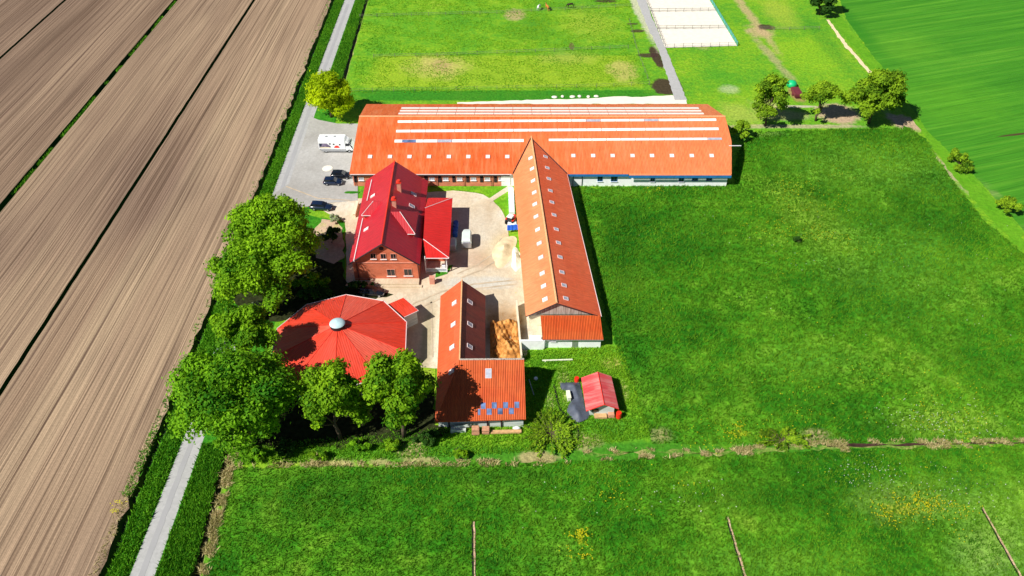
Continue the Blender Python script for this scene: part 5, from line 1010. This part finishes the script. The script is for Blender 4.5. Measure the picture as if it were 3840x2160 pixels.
# ------------------------------------------------------------------ fences, riding arena
def fence(name, label, pts, post='greywood', sp=2.5, h=1.3, rails=(.6, 1.1), thick=.04, group=None, cat='fence', rail_w=.03):
    pts = [Vector((p[0], p[1], 0)) for p in pts]; t = thing(name, label, cat, pts[0], 0, group); pm = []; rl_ = MB()
    for a, b in zip(pts[:-1], pts[1:]):
        L = (b - a).length; k = max(1, round(L / sp))
        for i in range(k + 1): 
            p = a.lerp(b, i / k)
            if not pm or (p - pm[-1]).length > .3: pm.append(p)
        for z in rails: rl_.tube([a + UP * z, b + UP * z], rail_w, 4)
    rl_.build('rails', M[post], t)
    pb = None
    for i, p in enumerate(pm[:60]):
        if pb is None:
            mb = MB(); mb.box((0, 0, h / 2), (thick * 2, thick * 2, h)); mb.v = [(v_[0] + pts[0].x, v_[1] + pts[0].y, v_[2]) for v_ in mb.v]; pb = mb.build('post', M[post], t); o = pb
        else: o = pb.copy(); COL.objects.link(o); o.parent = t
        o.location = p - pts[0]
    return t
aL0, aL1, aR0, aR1 = g(1620, -12), g(1673, 121), g(1777, -12), g(1854, 116)
sheet('sand_arena', 'sand', [aL0, aL1, aR1, aR0], .12, 0)
fa = 'white arena fences'
fence('arena_fence', 'grey rail fence along the near end of the sand arena', [aL1, aR1], 'greywood', 2.6)
def onl(a, b, y):
    yy = g(0, y).y; t_ = (yy - a.y) / (b.y - a.y); return a.lerp(b, t_)
fence('arena_fence', 'grey rail fence across the sand arena, the nearer of the two cross fences', [onl(aL0, aL1, 74.5), onl(aR0, aR1, 72.5)], 'greywood', 2.6, rail_w=.06)
fence('arena_fence', 'grey rail fence across the sand arena, the farther of the two cross fences', [onl(aL0, aL1, 31), onl(aR0, aR1, 29)], 'greywood', 2.6, rail_w=.06)
fence('arena_fence', 'grey rail fence between the sand arena and the concrete track', [aL0, aL1], 'greywood', 2.6); fence('arena_fence', 'teal rail fence along the right side of the sand arena', [aR0, aR1], 'tealfence', 2.6, 1.4, (.5, .85, 1.2), .07, rail_w=.08)
pf_ = 'wire fences across the pasture'
fence('pasture_fence', 'thin wire fence across the far part of the pasture, near the grazing horses', G((905, 44), (1250, 35), (1590, 17)), 'greywood', 5, 1.1, (.5, .95), .05, pf_, rail_w=.035)
fence('pasture_fence', 'thin wire fence across the middle of the pasture', G((940, 145), (1100, 142), (1300, 134), (1580, 122)), 'greywood', 5, 1.1, (.5, .95), .05, pf_, rail_w=.035)
fence('pasture_fence', 'thin wire fence across the near part of the pasture, just behind the long barn', G((885, 232), (1200, 226), (1500, 220), (1632, 214)), 'greywood', 5, 1.1, (.5, .95), .04, pf_, rail_w=.02)
fence('pasture_fence', 'short wire fence along the right side of the pasture beside the mud', G((1583, 55), (1600, 122), (1634, 214)), 'greywood', 4, 1.1, (.5, .95), .04, pf_, rail_w=.02)
fence('pasture_fence', 'thin dark wire fence in the paddock right of the arena', G((1760 + 150, 182 / 2.2 - 8), (1985, 76), (2060, 74)), 'greywood', 4, 1.0, (.5, .9), .05, pf_, rail_w=.04)
# beyond the barn: trough, cart, stones
c = g(1990, 218); mb = MB(); mb.tube([(c.x, c.y, .1), (c.x, c.y, .3), (c.x, c.y, 1.0), (c.x, c.y, 1.5), (c.x, c.y, 1.7)], [1.0, 1.25, 1.3, .9, .2], 18); tag(mb.build('feed_trough', M['green_plastic'], None, True), 'bright green plastic feed dome beyond the right end of the long barn', 'trough')
c = g(2002, 240); mb = MB(); mb.box((c.x, c.y, .7), (1.8, 4.0, .5)); mb.box((c.x, c.y, 1.15), (2.0, 4.2, .4), 0, 0, (.94, .96)); mb.cyl((c.x - .95, c.y, .4), .4, .2, 'x', 14); mb.cyl((c.x + .95, c.y, .4), .4, .2, 'x', 14); tag(mb.build('farm_cart', plain('cart_maroon', (.16, .03, .04), .6, .3, .2)), 'maroon farm cart standing beside the green feed dome', 'cart')
for i, (x, y) in enumerate(((1395, 245), (1415, 243.5), (1440, 244), (1458, 243), (1480, 244), (1500, 243))):
    c = g(x, y); mb = MB(); rg = random.Random(i); k = 10; w_ = rg.uniform(.4, .8)
    prf = [(.05, 1), (.15, 1.02), (.28, .75), (.34, .2)]
    for z_, r_ in prf: mb.v += [(c.x + w_ * r_ * math.cos(q * .628) * rg.uniform(.85, 1.1), c.y + .6 * r_ * math.sin(q * .628) * rg.uniform(.85, 1.1), z_) for q in range(k)]
    for a in range(3):
        for q in range(k): mb.f.append((a * k + q, a * k + (q + 1) % k, (a + 1) * k + (q + 1) % k, (a + 1) * k + q)); mb.mi.append(0)
    mb.f.append(tuple(range(3 * k, 4 * k))); mb.mi.append(0)
    tag(mb.build('stone_block', M['sand'], None, True), ('leftmost', 'second from left', 'third from left', 'fourth from left', 'fifth from left', 'rightmost')[i] + ' of the six pale stones in the grass behind the long barn', 'stone', 'pale stones behind the long barn')
c = g(1404, 0)
# horses
def horse(label, px, py, rz, mat, grazing, patch=None):
    c = g(px, py); t = thing('horse', label, 'horse', (c.x, c.y, .04), rz, 'horses grazing in the far pasture', True); me = bpy.data.meshes.new('body')
    V = [(0, 0, 1.25), (.45, 0, 1.2), (.85, 0, 1.22), (-.5, 0, 1.3), (-.8, 0, 1.22)]; E = [(0, 1), (1, 2), (0, 3), (3, 4)]; Rd = [.33, .31, .27, .31, .24]
    def ch(st, pts):
        k = st
        for x, y, z, r_ in pts: V.append((x, y, z)); Rd.append(r_); E.append((k, len(V) - 1)); k = len(V) - 1
    if grazing: ch(2, [(1.15, 0, 1.05, .19), (1.4, 0, .7, .13), (1.52, 0, .42, .12), (1.58, 0, .15, .075)])
    else: ch(2, [(1.1, 0, 1.5, .18), (1.32, 0, 1.78, .13), (1.5, 0, 1.72, .12), (1.8, 0, 1.5, .075)])
    for s in (-1, 1):
        ch(2, [(.82, s * .2, .85, .13), (.84, s * .2, .5, .07), (.82, s * .2, .12, .05), (.86, s * .2, .04, .065)]); ch(4, [(-.72, s * .2, .95, .17), (-.62, s * .2, .7, .1), (-.88, s * .2, .5, .065), (-.84, s * .2, .12, .05), (-.8, s * .2, .04, .065)])
    me.from_pydata(V, E, []); o = bpy.data.objects.new('body', me); COL.objects.link(o); o.parent = t; me.materials.append(mat)
    sk = o.modifiers.new('skin', 'SKIN'); me.skin_vertices or me.attributes
    for i, sv in enumerate(me.skin_vertices[0].data): sv.radius = (Rd[i], Rd[i]); sv.use_root = (i == 0)
    sb = o.modifiers.new('sub', 'SUBSURF'); sb.levels = 1; sb.render_levels = 1
    mb = MB(); mb.tube([(-1.0, 0, 1.35), (-1.16, 0, 1.1), (-1.18, 0, .6)], [.05, .09, .03], 6); mb.build('tail', M['horse_dark'] if mat != M['horse_grey'] else M['gutter'], t, True)
    mb = MB(); nk = [(.8, 0, 1.5), (1.1, 0, 1.28), (1.35, 0, .92)] if grazing else [(.85, 0, 1.5), (1.05, 0, 1.72), (1.3, 0, 1.92)]; mb.tube(nk, [.05, .07, .04], 5); mb.build('mane', M['horse_dark'] if mat != M['horse_grey'] else M['gutter'], t, True)
horse('pale grey horse grazing at the far side of the pasture', 1355, 25, R(68), M['horse_grey'], True); horse('chestnut horse standing right of the grey one in the far pasture', 1377, 26, R(110), M['horse_chestnut'], False); horse('dark brown horse grazing beside the far wire fence', 1436, 20, R(185), M['horse_dark'], True)
